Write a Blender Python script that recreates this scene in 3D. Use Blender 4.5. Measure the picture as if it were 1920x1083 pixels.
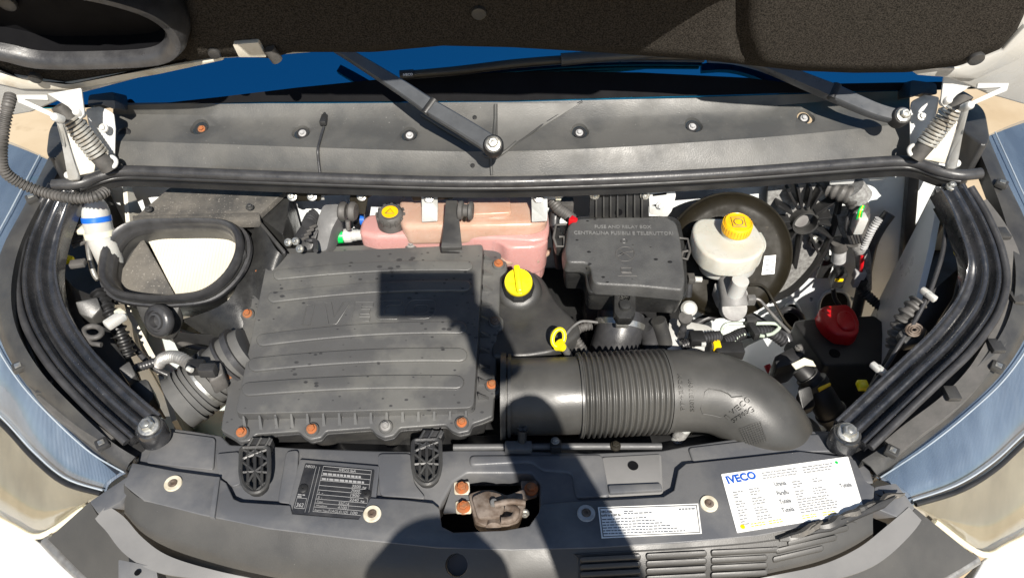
import bpy, bmesh, math, random
from mathutils import Vector, Matrix
R = math.radians
random.seed(7)
for o in list(bpy.data.objects): bpy.data.objects.remove(o)
SC = bpy.context.scene
COL = SC.collection

# ------------------------------------------------------------------ camera
F, CX, CY = 1371.0, 960.0, 541.5
CAM = Vector((0, -1.1, 2.1))
PITCH = R(45)
FW = Vector((0, math.cos(PITCH), -math.sin(PITCH)))
UP = Vector((0, math.sin(PITCH), math.cos(PITCH)))
RT = Vector((1, 0, 0))
cam = bpy.data.cameras.new('camera')
camo = bpy.data.objects.new('camera', cam); COL.objects.link(camo)
cam.sensor_width = 36; cam.lens = F/1920*36; cam.clip_start = .02; cam.clip_end = 500
camo.location = CAM; camo.rotation_euler = (R(90)-PITCH, 0, 0)
SC.camera = camo

def ray(px, py):
    return (FW + RT*((px-CX)/F) - UP*((py-CY)/F)).normalized()

# ------------------------------------------------------------------ light
SUNDIR = ray(752, 540)                      # the direction in which the sunlight travels
sun = bpy.data.lights.new('sun', 'SUN'); sun.energy = 4.6; sun.angle = R(.53); sun.color = (1, .94, .85)
suno = bpy.data.objects.new('sun', sun); COL.objects.link(suno)
suno.rotation_euler = (-SUNDIR).to_track_quat('Z', 'Y').to_euler(); suno.location = (0, -3, 5)
w = bpy.data.worlds.new('World'); SC.world = w; w.use_nodes = True
nt = w.node_tree; bg = nt.nodes['Background']
sky = nt.nodes.new('ShaderNodeTexSky'); sky.sky_type = 'NISHITA'; sky.sun_disc = False
sky.sun_elevation = math.asin(-SUNDIR.z)
sky.sun_rotation = math.atan2(-SUNDIR.x, -SUNDIR.y)
sky.air_density = 1.0; sky.dust_density = .4; sky.ozone_density = 2.0
nt.links.new(sky.outputs[0], bg.inputs[0]); bg.inputs[1].default_value = .053
SC.view_settings.view_transform = 'Standard'; SC.view_settings.look = 'None'
SC.view_settings.gamma = 1; SC.view_settings.use_curve_mapping = False
SC.view_settings.exposure = .85
SC.cycles.max_bounces = 8; SC.cycles.transparent_max_bounces = 12
SC.cycles.sample_clamp_indirect = 6

# ------------------------------------------------------------------ picture point -> place
class Plane:
    def __init__(s, a, b, c):
        s.p = a; s.n = (b-a).cross(c-a).normalized()
        if s.n.dot(FW) > 0: s.n = -s.n
def P(px, py, s, off=0, lift=0):
    """off: distance of the sought surface above s; lift: moves the found point along the normal afterwards"""
    d = ray(px, py)
    if isinstance(s, Plane):
        return CAM + d*((s.p+s.n*off-CAM).dot(s.n)/d.dot(s.n)) + s.n*lift
    return CAM + d*((s+off-CAM.z)/d.z) + Vector((0, 0, lift))
def PY(px, py, y):
    d = ray(px, py); return CAM + d*((y-CAM.y)/d.y)
def mpp(v): return (v-CAM).dot(FW)/F         # metres per picture point there
V = Vector
Z = Vector((0, 0, 1))

# ------------------------------------------------------------------ materials
MATS = {}
def mat(name, c, rough=.5, metal=0, c2=None, ns=12, nbias=.5, bump=0, bs=150, spec=.5, coat=0, sss=0, spots=None, rv=.12, wave=None, fine=None, sharpness=.12, zgrad=None, stretch=None):
    m = bpy.data.materials.new(name); m.use_nodes = True; MATS[name] = m
    t = m.node_tree; N = t.nodes; L = t.links; b = N['Principled BSDF']
    tc = N.new('ShaderNodeTexCoord'); co = tc.outputs['Object']
    # world-space position keeps the grain continuous across pieces
    geo = N.new('ShaderNodeNewGeometry'); co = geo.outputs['Position']
    b.inputs['Roughness'].default_value = rough; b.inputs['Metallic'].default_value = metal
    b.inputs['Specular IOR Level'].default_value = spec; b.inputs['Coat Weight'].default_value = coat
    b.inputs['Coat Roughness'].default_value = .08
    if stretch:
        ms = N.new('ShaderNodeMapping'); ms.inputs['Scale'].default_value = stretch; L.new(co, ms.inputs[0]); cs = ms.outputs[0]
    def noise(scale, det=5, r=.6):
        n = N.new('ShaderNodeTexNoise'); n.inputs['Scale'].default_value = scale
        n.inputs['Detail'].default_value = det; n.inputs['Roughness'].default_value = r
        L.new(cs if stretch else co, n.inputs['Vector']); return n.outputs['Fac']
    def mr(x, a, bb, c, d):
        n = N.new('ShaderNodeMapRange'); n.inputs[1].default_value = a; n.inputs[2].default_value = bb
        n.inputs[3].default_value = c; n.inputs[4].default_value = d; L.new(x, n.inputs[0]); return n.outputs[0]
    def mix(f, a, bb):
        n = N.new('ShaderNodeMix'); n.data_type = 'RGBA'; L.new(f, n.inputs['Factor'])
        for s, v in ((6, a), (7, bb)):
            if isinstance(v, tuple): n.inputs[s].default_value = (*v, 1)
            else: L.new(v, n.inputs[s])
        return n.outputs[2]
    c2 = c2 or tuple(x*.75 for x in c)
    f = noise(ns)
    col = mix(mr(f, nbias-sharpness, nbias+sharpness, 0, 1), c, c2)
    if zgrad:     # the liquid inside: its colour below the fill line
        sx = N.new('ShaderNodeSeparateXYZ'); L.new(co, sx.inputs[0])
        col = mix(mr(sx.outputs[2], zgrad[0], zgrad[1], 0, 1), zgrad[2], zgrad[3])
    if fine:      # fine pale dust specks: (scale, threshold, colour)
        f2 = noise(fine[0], 2, .5)
        col = mix(mr(f2, fine[1], fine[1]+.08, 0, .6), col, fine[2])
    if spots:     # water spots with a shape of their own
        v = N.new('ShaderNodeTexVoronoi'); v.inputs['Scale'].default_value = spots[0]; v.inputs['Randomness'].default_value = 1
        mpn = N.new('ShaderNodeMapping'); mpn.inputs['Scale'].default_value = (1, 1.6, 1); L.new(co, mpn.inputs[0]); L.new(mpn.outputs[0], v.inputs['Vector'])
        sz = mr(noise(9, 2), .3, .75, 0, spots[1])
        s = N.new('ShaderNodeMath'); s.operation = 'SUBTRACT'; L.new(sz, s.inputs[0]); L.new(v.outputs['Distance'], s.inputs[1])
        col = mix(mr(s.outputs[0], 0, .04, 0, 1), col, spots[2])
    L.new(col, b.inputs['Base Color'])
    L.new(mr(noise(ns*2.3, 6), .3, .7, max(rough-rv, .02), min(rough+rv, 1)), b.inputs['Roughness'])
    if sss:
        b.inputs['Subsurface Weight'].default_value = sss; b.inputs['Subsurface Radius'].default_value = (1, .6, .5); b.inputs['Subsurface Scale'].default_value = .03
    h = None
    if wave:
        wv = N.new('ShaderNodeTexWave'); wv.inputs['Scale'].default_value = wave[0]; wv.bands_direction = wave[1]; L.new(co, wv.inputs['Vector']); h = wv.outputs['Fac']; bump = wave[2]; bd = wave[3]
    elif bump: h = noise(bs, 3, .6); bd = .001
    if h is not None:
        bn = N.new('ShaderNodeBump'); bn.inputs['Strength'].default_value = bump; bn.inputs['Distance'].default_value = bd
        L.new(h, bn.inputs['Height']); L.new(bn.outputs[0], b.inputs['Normal'])
    return m
DUST = (.2, .19, .175)
mat('plastic', (.028, .028, .029), .42, c2=(.05, .049, .046), bump=.25, bs=420, fine=(440, .73, DUST))
mat('plastic_dark', (.012, .012, .013), .45, c2=(.02, .02, .02), bump=.2, bs=420)
mat('cover_plastic', (.07, .07, .07), .4, c2=(.105, .104, .098), ns=7, nbias=.52, sharpness=.06, bump=.2, bs=600, spots=(48, .34, (.036, .036, .037)), fine=(500, .73, DUST))
mat('cowl_plastic', (.058, .058, .056), .45, c2=(.085, .083, .077), ns=8, nbias=.5, sharpness=.09, bump=.3, bs=350, fine=(300, .71, (.28, .27, .25)))
mat('panel_plastic', (.085, .088, .096), .42, c2=(.13, .13, .131), ns=7, nbias=.52, sharpness=.08, bump=.2, bs=500, fine=(380, .73, (.26, .26, .25)))
mat('front_plastic', (.046, .045, .043), .45, c2=(.062, .06, .056), ns=5, sharpness=.12, bump=.2, bs=500, fine=(380, .73, (.2, .2, .19)))
mat('trim_plastic', (.17, .168, .165), .42, c2=(.21, .206, .2), ns=6, bump=.15, bs=400)
mat('duct_plastic', (.046, .045, .042), .4, c2=(.066, .064, .059), ns=8, sharpness=.1, bump=.2, bs=500, fine=(400, .73, DUST))
mat('dusty_plastic', (.12, .11, .095), .7, c2=(.05, .048, .045), ns=14, bump=.4, bs=250, fine=(255, 0.630, (.28, .26, .23)))
mat('fuse_plastic', (.055, .055, .055), .42, c2=(.075, .075, .073), ns=20, bump=.9, bs=420, spots=(36, .28, (.012, .012, .012)))
mat('fuse_dark', (.016, .016, .016), .35, c2=(.026, .026, .025), ns=25, bump=.3, bs=400, fine=(420, .72, DUST))
mat('rubber', (.027, .027, .029), .38, c2=(.045, .045, .047), ns=25, bump=.25, bs=300, fine=(374, 0.755, (.22, .22, .22)))
mat('rubber_grey', (.05, .048, .045), .6, c2=(.09, .085, .08), ns=30, bump=.3, bs=300)
mat('rail_paint', (.014, .015, .017), .27, c2=(.028, .028, .03), ns=22, spec=.8, coat=.6, fine=(400, .71, (.34, .34, .34)))
mat('rail_grey', (.07, .068, .064), .6, c2=(.095, .09, .085), ns=30, bump=.3, bs=300)
mat('felt', (.013, .012, .0105), .95, c2=(.046, .041, .035), ns=420, bump=1, bs=420, spec=.03)
mat('white_paint', (.56, .565, .555), .32, c2=(.42, .41, .37), ns=14, nbias=.58, coat=.2)
mat('frame_paint_shaded', (.46, .455, .43), .3, c2=(.38, .37, .34), ns=6, nbias=.58, coat=.3)  # body white darkened, so shade on the bonnet frame sits in the colour
mat('white_body', (.8, .81, .82), .22, c2=(.77, .78, .79), coat=.6)
mat('shell_paint', (.8, .83, .84), .35, c2=(.7, .73, .73), ns=8, nbias=.55, coat=.2)
mat('dirty_white', (.6, .57, .49), .45, c2=(.42, .35, .25), ns=16, nbias=.62)
mat('white_plastic', (.48, .48, .46), .4, c2=(.4, .39, .36), ns=10, sss=.2)
mat('tank_white', (.62, .66, .64), .4, c2=(.3, .5, .55), ns=6, nbias=.6, sss=.2)
mat('cream_plastic', (.72, .68, .55), .4, c2=(.64, .59, .45), ns=15, sss=.3)
mat('reservoir', (.52, .51, .46), .32, c2=(.46, .445, .38), ns=18, sss=.35)
mat('pink', (.48, .27, .245), .25, c2=(.44, .24, .2), ns=9, sss=.4, zgrad=(1.088, 1.12, (.48, .255, .235), (.48, .33, .265)))
mat('pink_pale', (.47, .32, .25), .25, c2=(.42, .255, .18), ns=10, sss=.4)
mat('filter_paper', (.6, .56, .47), .9, c2=(.54, .5, .41), ns=10, wave=(48, 'X', .5, .003))
mat('zinc', (.6, .6, .57), .35, .85, c2=(.42, .41, .37), ns=60)
mat('steel', (.3, .3, .29), .45, .6, c2=(.2, .19, .18), ns=30, bump=.2, bs=200)
mat('spring_steel', (.55, .55, .52), .4, .55, c2=(.36, .33, .28), ns=40)
mat('alu', (.24, .235, .225), .6, .1, c2=(.18, .17, .165), ns=25, bump=.4, bs=160)
mat('dark_metal', (.03, .026, .018), .4, .2, c2=(.02, .017, .012), ns=20)
mat('booster_metal', (.013, .0105, .006), .5, 0, c2=(.009, .0072, .004), ns=14, spec=.15, fine=(90, .68, (.05, .043, .03)))
mat('rust', (.36, .1, .025), .85, c2=(.22, .1, .045), ns=90, bump=.5, bs=300)
mat('latch_metal', (.22, .18, .15), .7, .3, c2=(.1, .07, .05), ns=40, bump=.5, bs=200)
mat('yellow', (.85, .58, .005), .35, c2=(.78, .5, .004), ns=20)
mat('yellow_cap', (.82, .47, .006), .35, c2=(.72, .38, .006), ns=40)
mat('lemon', (.85, .7, .01), .32, c2=(.8, .64, .008), ns=20)
mat('red', (.55, .006, .012), .35, c2=(.45, .006, .01), ns=20)
mat('green', (.0, .55, .09), .35, c2=(0, .45, .07), ns=40)
mat('blue', (.01, .12, .55), .35, c2=(.01, .1, .45), ns=40)
mat('pipe_green', (.6, .68, .58), .3, .3, c2=(.45, .52, .42), ns=30)
mat('paper', (.82, .82, .8), .45, c2=(.76, .76, .73), ns=10)
mat('print_grey', (.13, .14, .16), .5)
mat('print_dark', (.06, .065, .07), .5)
mat('print_blue', (.01, .1, .5), .4)
mat('print_pale', (.3, .3, .3), .5)
mat('ink_black', (.02, .02, .02), .4)
mat('plate_black', (.018, .019, .022), .4, c2=(.035, .035, .037), ns=30)
mat('plate_white', (.3, .3, .3), .5)
mat('washer', (.62, .58, .47), .6, c2=(.45, .4, .3), ns=60)
mat('hose_grey', (.08, .08, .079), .7, c2=(.1, .099, .095), ns=20, bump=.2, bs=200, spec=.25)
mat('cast_grey', (.075, .075, .076), .5, c2=(.1, .1, .1), ns=20, bump=.2, bs=200)
mat('strap_metal', (.4, .41, .4), .45, .2, c2=(.33, .33, .31), ns=20)
mat('emboss', (.16, .16, .158), .5, c2=(.12, .12, .118))  # paler than the lid: light caught on raised letters is painted in
mat('wiper_paint', (.075, .08, .087), .36, c2=(.06, .064, .07), ns=20)
mat('cowl_dusty', (.1, .099, .093), .5, c2=(.125, .122, .114), ns=10, bump=.3, bs=350)
mat('washer_grey', (.4, .4, .4), .5, c2=(.3, .3, .3), ns=60)
mat('fiber_grey', (.27, .27, .26), .9, c2=(.16, .155, .15), ns=120, bump=.8, bs=300)
mat('reflector', (.16, .2, .26), .45, 0, c2=(.1, .13, .18), ns=5, sharpness=.14, stretch=(4, 1, 1), wave=(110, 'X', .6, .002))  # blue of the mirrored sky painted into the base colour
mat('lamp_bowl', (.36, .335, .285), .4, 0, c2=(.22, .2, .165), ns=4, nbias=.5, sharpness=.2, stretch=(3, 1.2, 1))  # stretched noise paints streaky reflections into the bowl colour
mat('lens_edge', (.5, .55, .6), .15, .3, c2=(.4, .45, .5))
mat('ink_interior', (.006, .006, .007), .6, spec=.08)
mat('sand', (.42, .32, .2), .95, c2=(.5, .4, .27), ns=1.6, bump=1, bs=18, fine=(8, 0.630, (.36, .27, .17)))
mat('cloth', (.05, .06, .09), .9); mat('skin', (.5, .3, .2), .5, sss=.2); mat('hair', (.03, .02, .015), .8)
def clear(name, tint, fres, rough=.04, gc=(1, 1, 1)):
    m = bpy.data.materials.new(name); m.use_nodes = True; MATS[name] = m
    t = m.node_tree; N = t.nodes; L = t.links; N.clear()
    o = N.new('ShaderNodeOutputMaterial'); tr = N.new('ShaderNodeBsdfTransparent'); gl = N.new('ShaderNodeBsdfGlossy')
    lw = N.new('ShaderNodeLayerWeight'); lw.inputs[0].default_value = .5; mx = N.new('ShaderNodeMixShader')
    pw = N.new('ShaderNodeMath'); pw.operation = 'POWER'; pw.inputs[1].default_value = 5; L.new(lw.outputs['Facing'], pw.inputs[0])
    ma_ = N.new('ShaderNodeMath'); ma_.operation = 'MULTIPLY_ADD'; ma_.inputs[1].default_value = 1-fres; ma_.inputs[2].default_value = fres; L.new(pw.outputs[0], ma_.inputs[0])
    tr.inputs[0].default_value = (*tint, 1); gl.inputs['Roughness'].default_value = rough; gl.inputs[0].default_value = (*gc, 1)
    L.new(ma_.outputs[0], mx.inputs[0]); L.new(tr.outputs[0], mx.inputs[1]); L.new(gl.outputs[0], mx.inputs[2]); L.new(mx.outputs[0], o.inputs[0])
clear('lens', (.95, .97, .98), .09, .02)
clear('lens_smoke', (.93, .92, .88), .08, .02)
clear('glass', (.05, .06, .07), .5, .012, (.05, .6, 1.1))

# ------------------------------------------------------------------ builders
ROOTS = []
def thing(name, label, cat, group=None):
    o = bpy.data.objects.new(name, None); COL.objects.link(o); o.empty_display_size = .05
    o['label'] = label; o['category'] = cat
    if group: o['group'] = group
    ROOTS.append(o); return o
def tag(o, label, cat, group=None):
    o['label'] = label; o['category'] = cat
    if group: o['group'] = group
    return o
WORLD = {}                                  # world matrix of each mesh object
def link(name, me, parent, M):
    o = bpy.data.objects.new(name, me); COL.objects.link(o)
    o.matrix_basis = M; WORLD[o.name] = M
    if parent is not None:
        o.parent = parent
        o.matrix_parent_inverse = WORLD.get(parent.name, Matrix()).inverted()
    return o
def obj(name, bm, m, parent=None, sharp=38):
    bmesh.ops.remove_doubles(bm, verts=bm.verts[:], dist=1e-6)
    bmesh.ops.recalc_face_normals(bm, faces=bm.faces[:])
    c = V((0, 0, 0))
    if len(bm.verts):
        lo = V([min(v.co[i] for v in bm.verts) for i in range(3)]); hi = V([max(v.co[i] for v in bm.verts) for i in range(3)])
        c = (lo+hi)/2
    bmesh.ops.translate(bm, verts=bm.verts[:], vec=-c)
    me = bpy.data.meshes.new(name); bm.to_mesh(me); bm.free()
    if m: me.materials.append(MATS[m])
    for p in me.polygons: p.use_smooth = True
    me.set_sharp_from_angle(angle=R(sharp))
    return link(name, me, parent, Matrix.Translation(c))
def catmull(pts, n, closed=False):
    """n samples on a smooth curve through the points"""
    pts = [V(p) for p in pts]; k = len(pts)
    if k < 3 and not closed:
        return [pts[0].lerp(pts[-1], i/(n-1)) for i in range(n)]
    seg = k if closed else k-1; D = []
    for i in range(seg): D.append((pts[(i+1) % k]-pts[i]).length**.5 + 1e-9)
    T = [0]
    for d in D: T.append(T[-1]+d)
    out = []
    cnt = n if closed else n-1
    for j in range(n):
        t = T[-1]*j/cnt; i = 0
        while i < seg-1 and t > T[i+1]: i += 1
        u = (t-T[i])/D[i]
        g = (lambda q: pts[q % k]) if closed else (lambda q: pts[max(0, min(k-1, q))])
        a, b, c, d = g(i-1), g(i), g(i+1), g(i+2)
        out.append(.5*((2*b)+(c-a)*u+(2*a-5*b+4*c-d)*u*u+(3*b-a-3*c+d)*u**3))
    return out
def rp(pts, r, n=4):
    """round the corners of an outline"""
    out = []; k = len(pts); pts = [V(p) for p in pts]
    for i in range(k):
        a, b, c = pts[i-1], pts[i], pts[(i+1) % k]
        rr = r[i] if isinstance(r, (list, tuple)) else r
        la, lc = (a-b).length, (c-b).length
        if rr <= 0 or min(la, lc) < 1e-6: out.append(b); continue
        p = b+(a-b)*min(rr/la, .48); q = b+(c-b)*min(rr/lc, .48)
        for j in range(n+1):
            t = j/n; out.append(p*(1-t)**2+b*2*t*(1-t)+q*t*t)
    return out
def bevel_sharp(bm, w, seg=2, ang=30):
    if w <= 0: return
    bm.normal_update()
    es = [e for e in bm.edges if len(e.link_faces) == 2 and e.calc_face_angle(0) > R(ang)]
    if es: bmesh.ops.bevel(bm, geom=es, offset=w, segments=seg, profile=.5, affect='EDGES', clamp_overlap=True)
def prism(top, bot, holes=()):
    """closed solid between two outlines of equal count, holes as (top, bot) pairs"""
    bm = bmesh.new()
    loops = [(top, bot)]+list(holes); T = []; B = []
    for a, b in loops:
        va = [bm.verts.new(p) for p in a]; vb = [bm.verts.new(p) for p in b]; n = len(va)
        for i in range(n): bm.faces.new((va[i], va[(i+1) % n], vb[(i+1) % n], vb[i]))
        T.append(va); B.append(vb)
    if not holes:
        bm.faces.new(T[0]); bm.faces.new(B[0][::-1])
    else:
        for S in (T, B):
            es = []
            for vs in S:
                for i in range(len(vs)): es.append(bm.edges.get((vs[i], vs[(i+1) % len(vs)])))
            bmesh.ops.triangle_fill(bm, use_beauty=True, use_dissolve=False, edges=es)
    return bm
def outline(pts, s, off=0, lift=0):
    o = []
    for p in pts:
        if len(p) == 3: o.append(P(p[0], p[1], p[2], off, lift))
        else: o.append(P(p[0], p[1], s, off, lift))
    return o
def slab(name, pts, s, h, m, parent=None, r=0, bev=.002, seg=2, off=0, taper=1, down=None, holes=(), sharp=38, smooth=0, lift=0):
    if smooth: pts = catmull(pts, smooth, True)
    elif r: pts = rp(pts, r)
    top = outline(pts, s, off, lift)
    if down is None: down = -s.n if isinstance(s, Plane) else -Z
    c = sum(top, V((0, 0, 0)))/len(top)
    bot = [c+(p-c)*taper+down*h for p in top]
    hs = []
    for q in holes:
        a = outline(q, s, off); hs.append((a, [p+down*h for p in a]))
    bm = prism(top, bot, hs)
    bmesh.ops.recalc_face_normals(bm, faces=bm.faces[:])
    bevel_sharp(bm, bev, seg)
    return obj(name, bm, m, parent, sharp)
def loft(name, rows, m, parent=None, n=40, thick=.004, sub=0, sharp=38, closed=False, disp=None, build=True):
    rows = [catmull(r, n, closed) for r in rows]
    if sub:
        cols = [catmull([r[i] for r in rows], sub) for i in range(n)]
        rows = [[c[j] for c in cols] for j in range(sub)]
    if disp:
        for j, r in enumerate(rows):
            for i in range(n): r[i] = disp(r[i], i/(n-1), j/(len(rows)-1))
    bm = bmesh.new(); g = [[bm.verts.new(p) for p in r] for r in rows]
    for j in range(len(g)-1):
        for i in range(n if closed else n-1):
            k = (i+1) % n
            try: bm.faces.new((g[j][i], g[j][k], g[j+1][k], g[j+1][i]))
            except ValueError: pass
    bmesh.ops.recalc_face_normals(bm, faces=bm.faces[:])
    if thick:
        bm.normal_update()
        f = max(bm.faces, key=lambda f: f.calc_area())
        if f.normal.dot(f.calc_center_median()-CAM) > 0: bmesh.ops.reverse_faces(bm, faces=bm.faces[:])
        bmesh.ops.solidify(bm, geom=bm.faces[:], thickness=thick)
    return obj(name, bm, m, parent, sharp)
def frames(path):
    out = []; n = len(path); t0 = None; nrm = None
    for i in range(n):
        t = (path[min(i+1, n-1)]-path[max(i-1, 0)]).normalized()
        if nrm is None:
            a = Z if abs(t.z) < .9 else V((1, 0, 0)); nrm = (a-t*a.dot(t)).normalized()
        else: nrm = (nrm-t*nrm.dot(t)).normalized()
        out.append((nrm, t.cross(nrm), t))
    return out
def tube_bm(path, r, n=12, bm=None, cap=True):
    bm = bm or bmesh.new(); fr = frames(path); rings = []
    for i, p in enumerate(path):
        ri = r[i] if isinstance(r, (list, tuple)) else r
        a, b, t = fr[i]
        rings.append([bm.verts.new(p+(a*math.cos(2*math.pi*k/n)+b*math.sin(2*math.pi*k/n))*ri) for k in range(n)])
    for i in range(len(rings)-1):
        for k in range(n):
            bm.faces.new((rings[i][k], rings[i][(k+1) % n], rings[i+1][(k+1) % n], rings[i+1][k]))
    if cap: bm.faces.new(rings[0][::-1]); bm.faces.new(rings[-1])
    return bm
def tube(name, pts, r, m, parent=None, n=12, k=0, corr=0, amp=.12, sharp=50):
    """pts world points; k smooth samples; corr = wavelength of a corrugated hose"""
    path = catmull(pts, k) if k else [V(p) for p in pts]
    if isinstance(r, (list, tuple)) and len(r) != len(path):
        rr = [V((x, 0, 0)) for x in r]; L = len(r)-1
        r = [rr[min(int(i/(len(path)-1)*L), L-1)].lerp(rr[min(int(i/(len(path)-1)*L)+1, L)], (i/(len(path)-1)*L) % 1 if i < len(path)-1 else 1).x for i in range(len(path))]
    if corr:
        L = sum((path[i+1]-path[i]).length for i in range(len(path)-1)); N = max(8, int(L/corr*4))
        path = catmull(path, N); base = r if not isinstance(r, list) else r[0]
        r = [base*(1+amp*(1, 1, -1, -1)[i % 4]) for i in range(N)]
    return obj(name, tube_bm(path, r, n), m, parent, sharp)
def T(name, pxs, z, r, m, parent=None, n=10, k=24, **kw):
    """tube through picture points"""
    return tube(name, [P(p[0], p[1], p[2] if len(p) > 2 else z) for p in pxs], r, m, parent, n=n, k=k, **kw)
def basis(axis):
    a = V(axis).normalized(); u = (V((1, 0, 0)) if abs(a.x) < .9 else V((0, 1, 0))); u = (u-a*a.dot(u)).normalized()
    return u, a.cross(u), a
def lathe(name, c, axis, prof, m, parent=None, n=28, sharp=40, ell=1):
    u, v, a = basis(axis); bm = bmesh.new(); rings = []
    for r, h in prof:
        if r <= 1e-6: rings.append([bm.verts.new(c+a*h)])
        else: rings.append([bm.verts.new(c+a*h+(u*math.cos(2*math.pi*k/n)*ell+v*math.sin(2*math.pi*k/n))*r) for k in range(n)])
    for A, B in zip(rings, rings[1:]):
        if len(A) == 1 and len(B) == 1: continue
        for k in range(n):
            k2 = (k+1) % n
            if len(A) == 1: bm.faces.new((A[0], B[k], B[k2]))
            elif len(B) == 1: bm.faces.new((A[k2], A[k], B[0]))
            else: bm.faces.new((A[k], A[k2], B[k2], B[k]))
    for S in (rings[0], rings[-1]):
        if len(S) > 1:
            try: bm.faces.new(S)
            except ValueError: pass
    return obj(name, bm, m, parent, sharp)
def boxat(name, c, sx, sy, sz, m, parent=None, axes=None, bev=.0015, seg=2):
    ax = axes or (V((1, 0, 0)), V((0, 1, 0)), Z); bm = bmesh.new(); vs = []
    for x in (-1, 1):
        for y in (-1, 1):
            for z in (-1, 1): vs.append(bm.verts.new(c+ax[0]*x*sx/2+ax[1]*y*sy/2+ax[2]*z*sz/2))
    for f in ((0, 1, 3, 2), (4, 6, 7, 5), (0, 4, 5, 1), (2, 3, 7, 6), (0, 2, 6, 4), (1, 5, 7, 3)): bm.faces.new([vs[i] for i in f])
    bmesh.ops.recalc_face_normals(bm, faces=bm.faces[:]); bevel_sharp(bm, bev, seg)
    return obj(name, bm, m, parent)
def sweep(name, path, prof, m, parent=None, k=0, up=None, closed=False, sharp=40):
    """prof: (across, upward) pairs swept along a path whose 'up' is world up by default"""
    if k: path = catmull(path, k, closed)
    n = len(path); bm = bmesh.new(); rows = []; up = up or Z
    for i, p in enumerate(path):
        t = ((path[(i+1) % n]-path[i-1]) if closed else (path[min(i+1, n-1)]-path[max(i-1, 0)])).normalized()
        a = t.cross(up).normalized(); b = a.cross(t)
        rows.append([bm.verts.new(p+a*x+b*y) for x, y in prof])
    q = len(prof)
    for i in range(n if closed else n-1):
        A, B = rows[i], rows[(i+1) % n]
        for j in range(q): bm.faces.new((A[j], A[(j+1) % q], B[(j+1) % q], B[j]))
    if not closed: bm.faces.new(rows[0]); bm.faces.new(rows[-1][::-1])
    return obj(name, bm, m, parent, sharp)
_MC = {}
def shared(kind, m):
    """bolt heads and the like, unit radius, along +Z"""
    if (kind, m) in _MC: return _MC[(kind, m)]
    bm = bmesh.new()
    def ring(r, z, n): return [bm.verts.new((r*math.cos(2*math.pi*k/n), r*math.sin(2*math.pi*k/n), z)) for k in range(n)]
    def stack(l, n):
        rs = [ring(r, z, n) for r, z in l]
        for A, B in zip(rs, rs[1:]):
            for k in range(n): bm.faces.new((A[k], A[(k+1) % n], B[(k+1) % n], B[k]))
        bm.faces.new(rs[0][::-1]); bm.faces.new(rs[-1])
    if kind == 'bolt':
        stack([(1, -.3), (1, .12), (.93, .22), (.72, .28)], 20); stack([(.66, .2), (.66, .72), (.55, .84)], 6); stack([(.3, .8), (.3, .9), (.2, .93)], 12)
    elif kind == 'screw':
        stack([(1, -.3), (1, .2), (.85, .32), (.45, .34), (.4, .12)], 20)
    elif kind == 'gusset':
        a = [bm.verts.new(p) for p in ((-.5, 0, 0), (.5, 0, 0), (.5, 1, 0), (-.5, 1, 0), (-.28, 1, 1), (.28, 1, 1))]
        for f in ((0, 1, 2, 3), (3, 2, 5, 4), (0, 3, 4), (1, 5, 2), (0, 4, 5, 1)): bm.faces.new([a[i] for i in f])
    bmesh.ops.recalc_face_normals(bm, faces=bm.faces[:])
    me = bpy.data.meshes.new(kind); bm.to_mesh(me); bm.free(); me.materials.append(MATS[m])
    for p in me.polygons: p.use_smooth = True
    me.set_sharp_from_angle(angle=R(35)); _MC[(kind, m)] = me; return me
def put(kind, name, c, axis, size, m, parent, spin=None):
    u, v, a = basis(axis); s = random.uniform(0, 3) if spin is None else spin
    u, v = u*math.cos(s)+v*math.sin(s), v*math.cos(s)-u*math.sin(s)
    M = Matrix(((u.x, v.x, a.x, c.x), (u.y, v.y, a.y, c.y), (u.z, v.z, a.z, c.z), (0, 0, 0, 1))) @ Matrix.Scale(size, 4)
    return link(name, shared(kind, m), parent, M)
def bolt(c, axis, r, m, parent, name='bolt', kind='bolt'): return put(kind, name, c, axis, r, m, parent)
TQ = []
def text(s, a, b, n, size, m, parent, name='lettering', ext=.0003, bold=0, space=1, shear=0):
    """writing that starts at a and runs towards b on a surface with normal n; size = letter height in metres"""
    TQ.append((s, a, b, n, size, m, parent, name, ext, bold, space, shear))
def ptext(s, px, py, px2, py2, pl, hpx, m, parent, off=.0004, **kw):
    a = P(px, py, pl, off); b = P(px2, py2, pl, off)
    n = pl.n if isinstance(pl, Plane) else Z
    hh = (P(px, py-hpx, pl, off)-a).length
    text(s, a, b, n, hh, m, parent, **kw)
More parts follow.
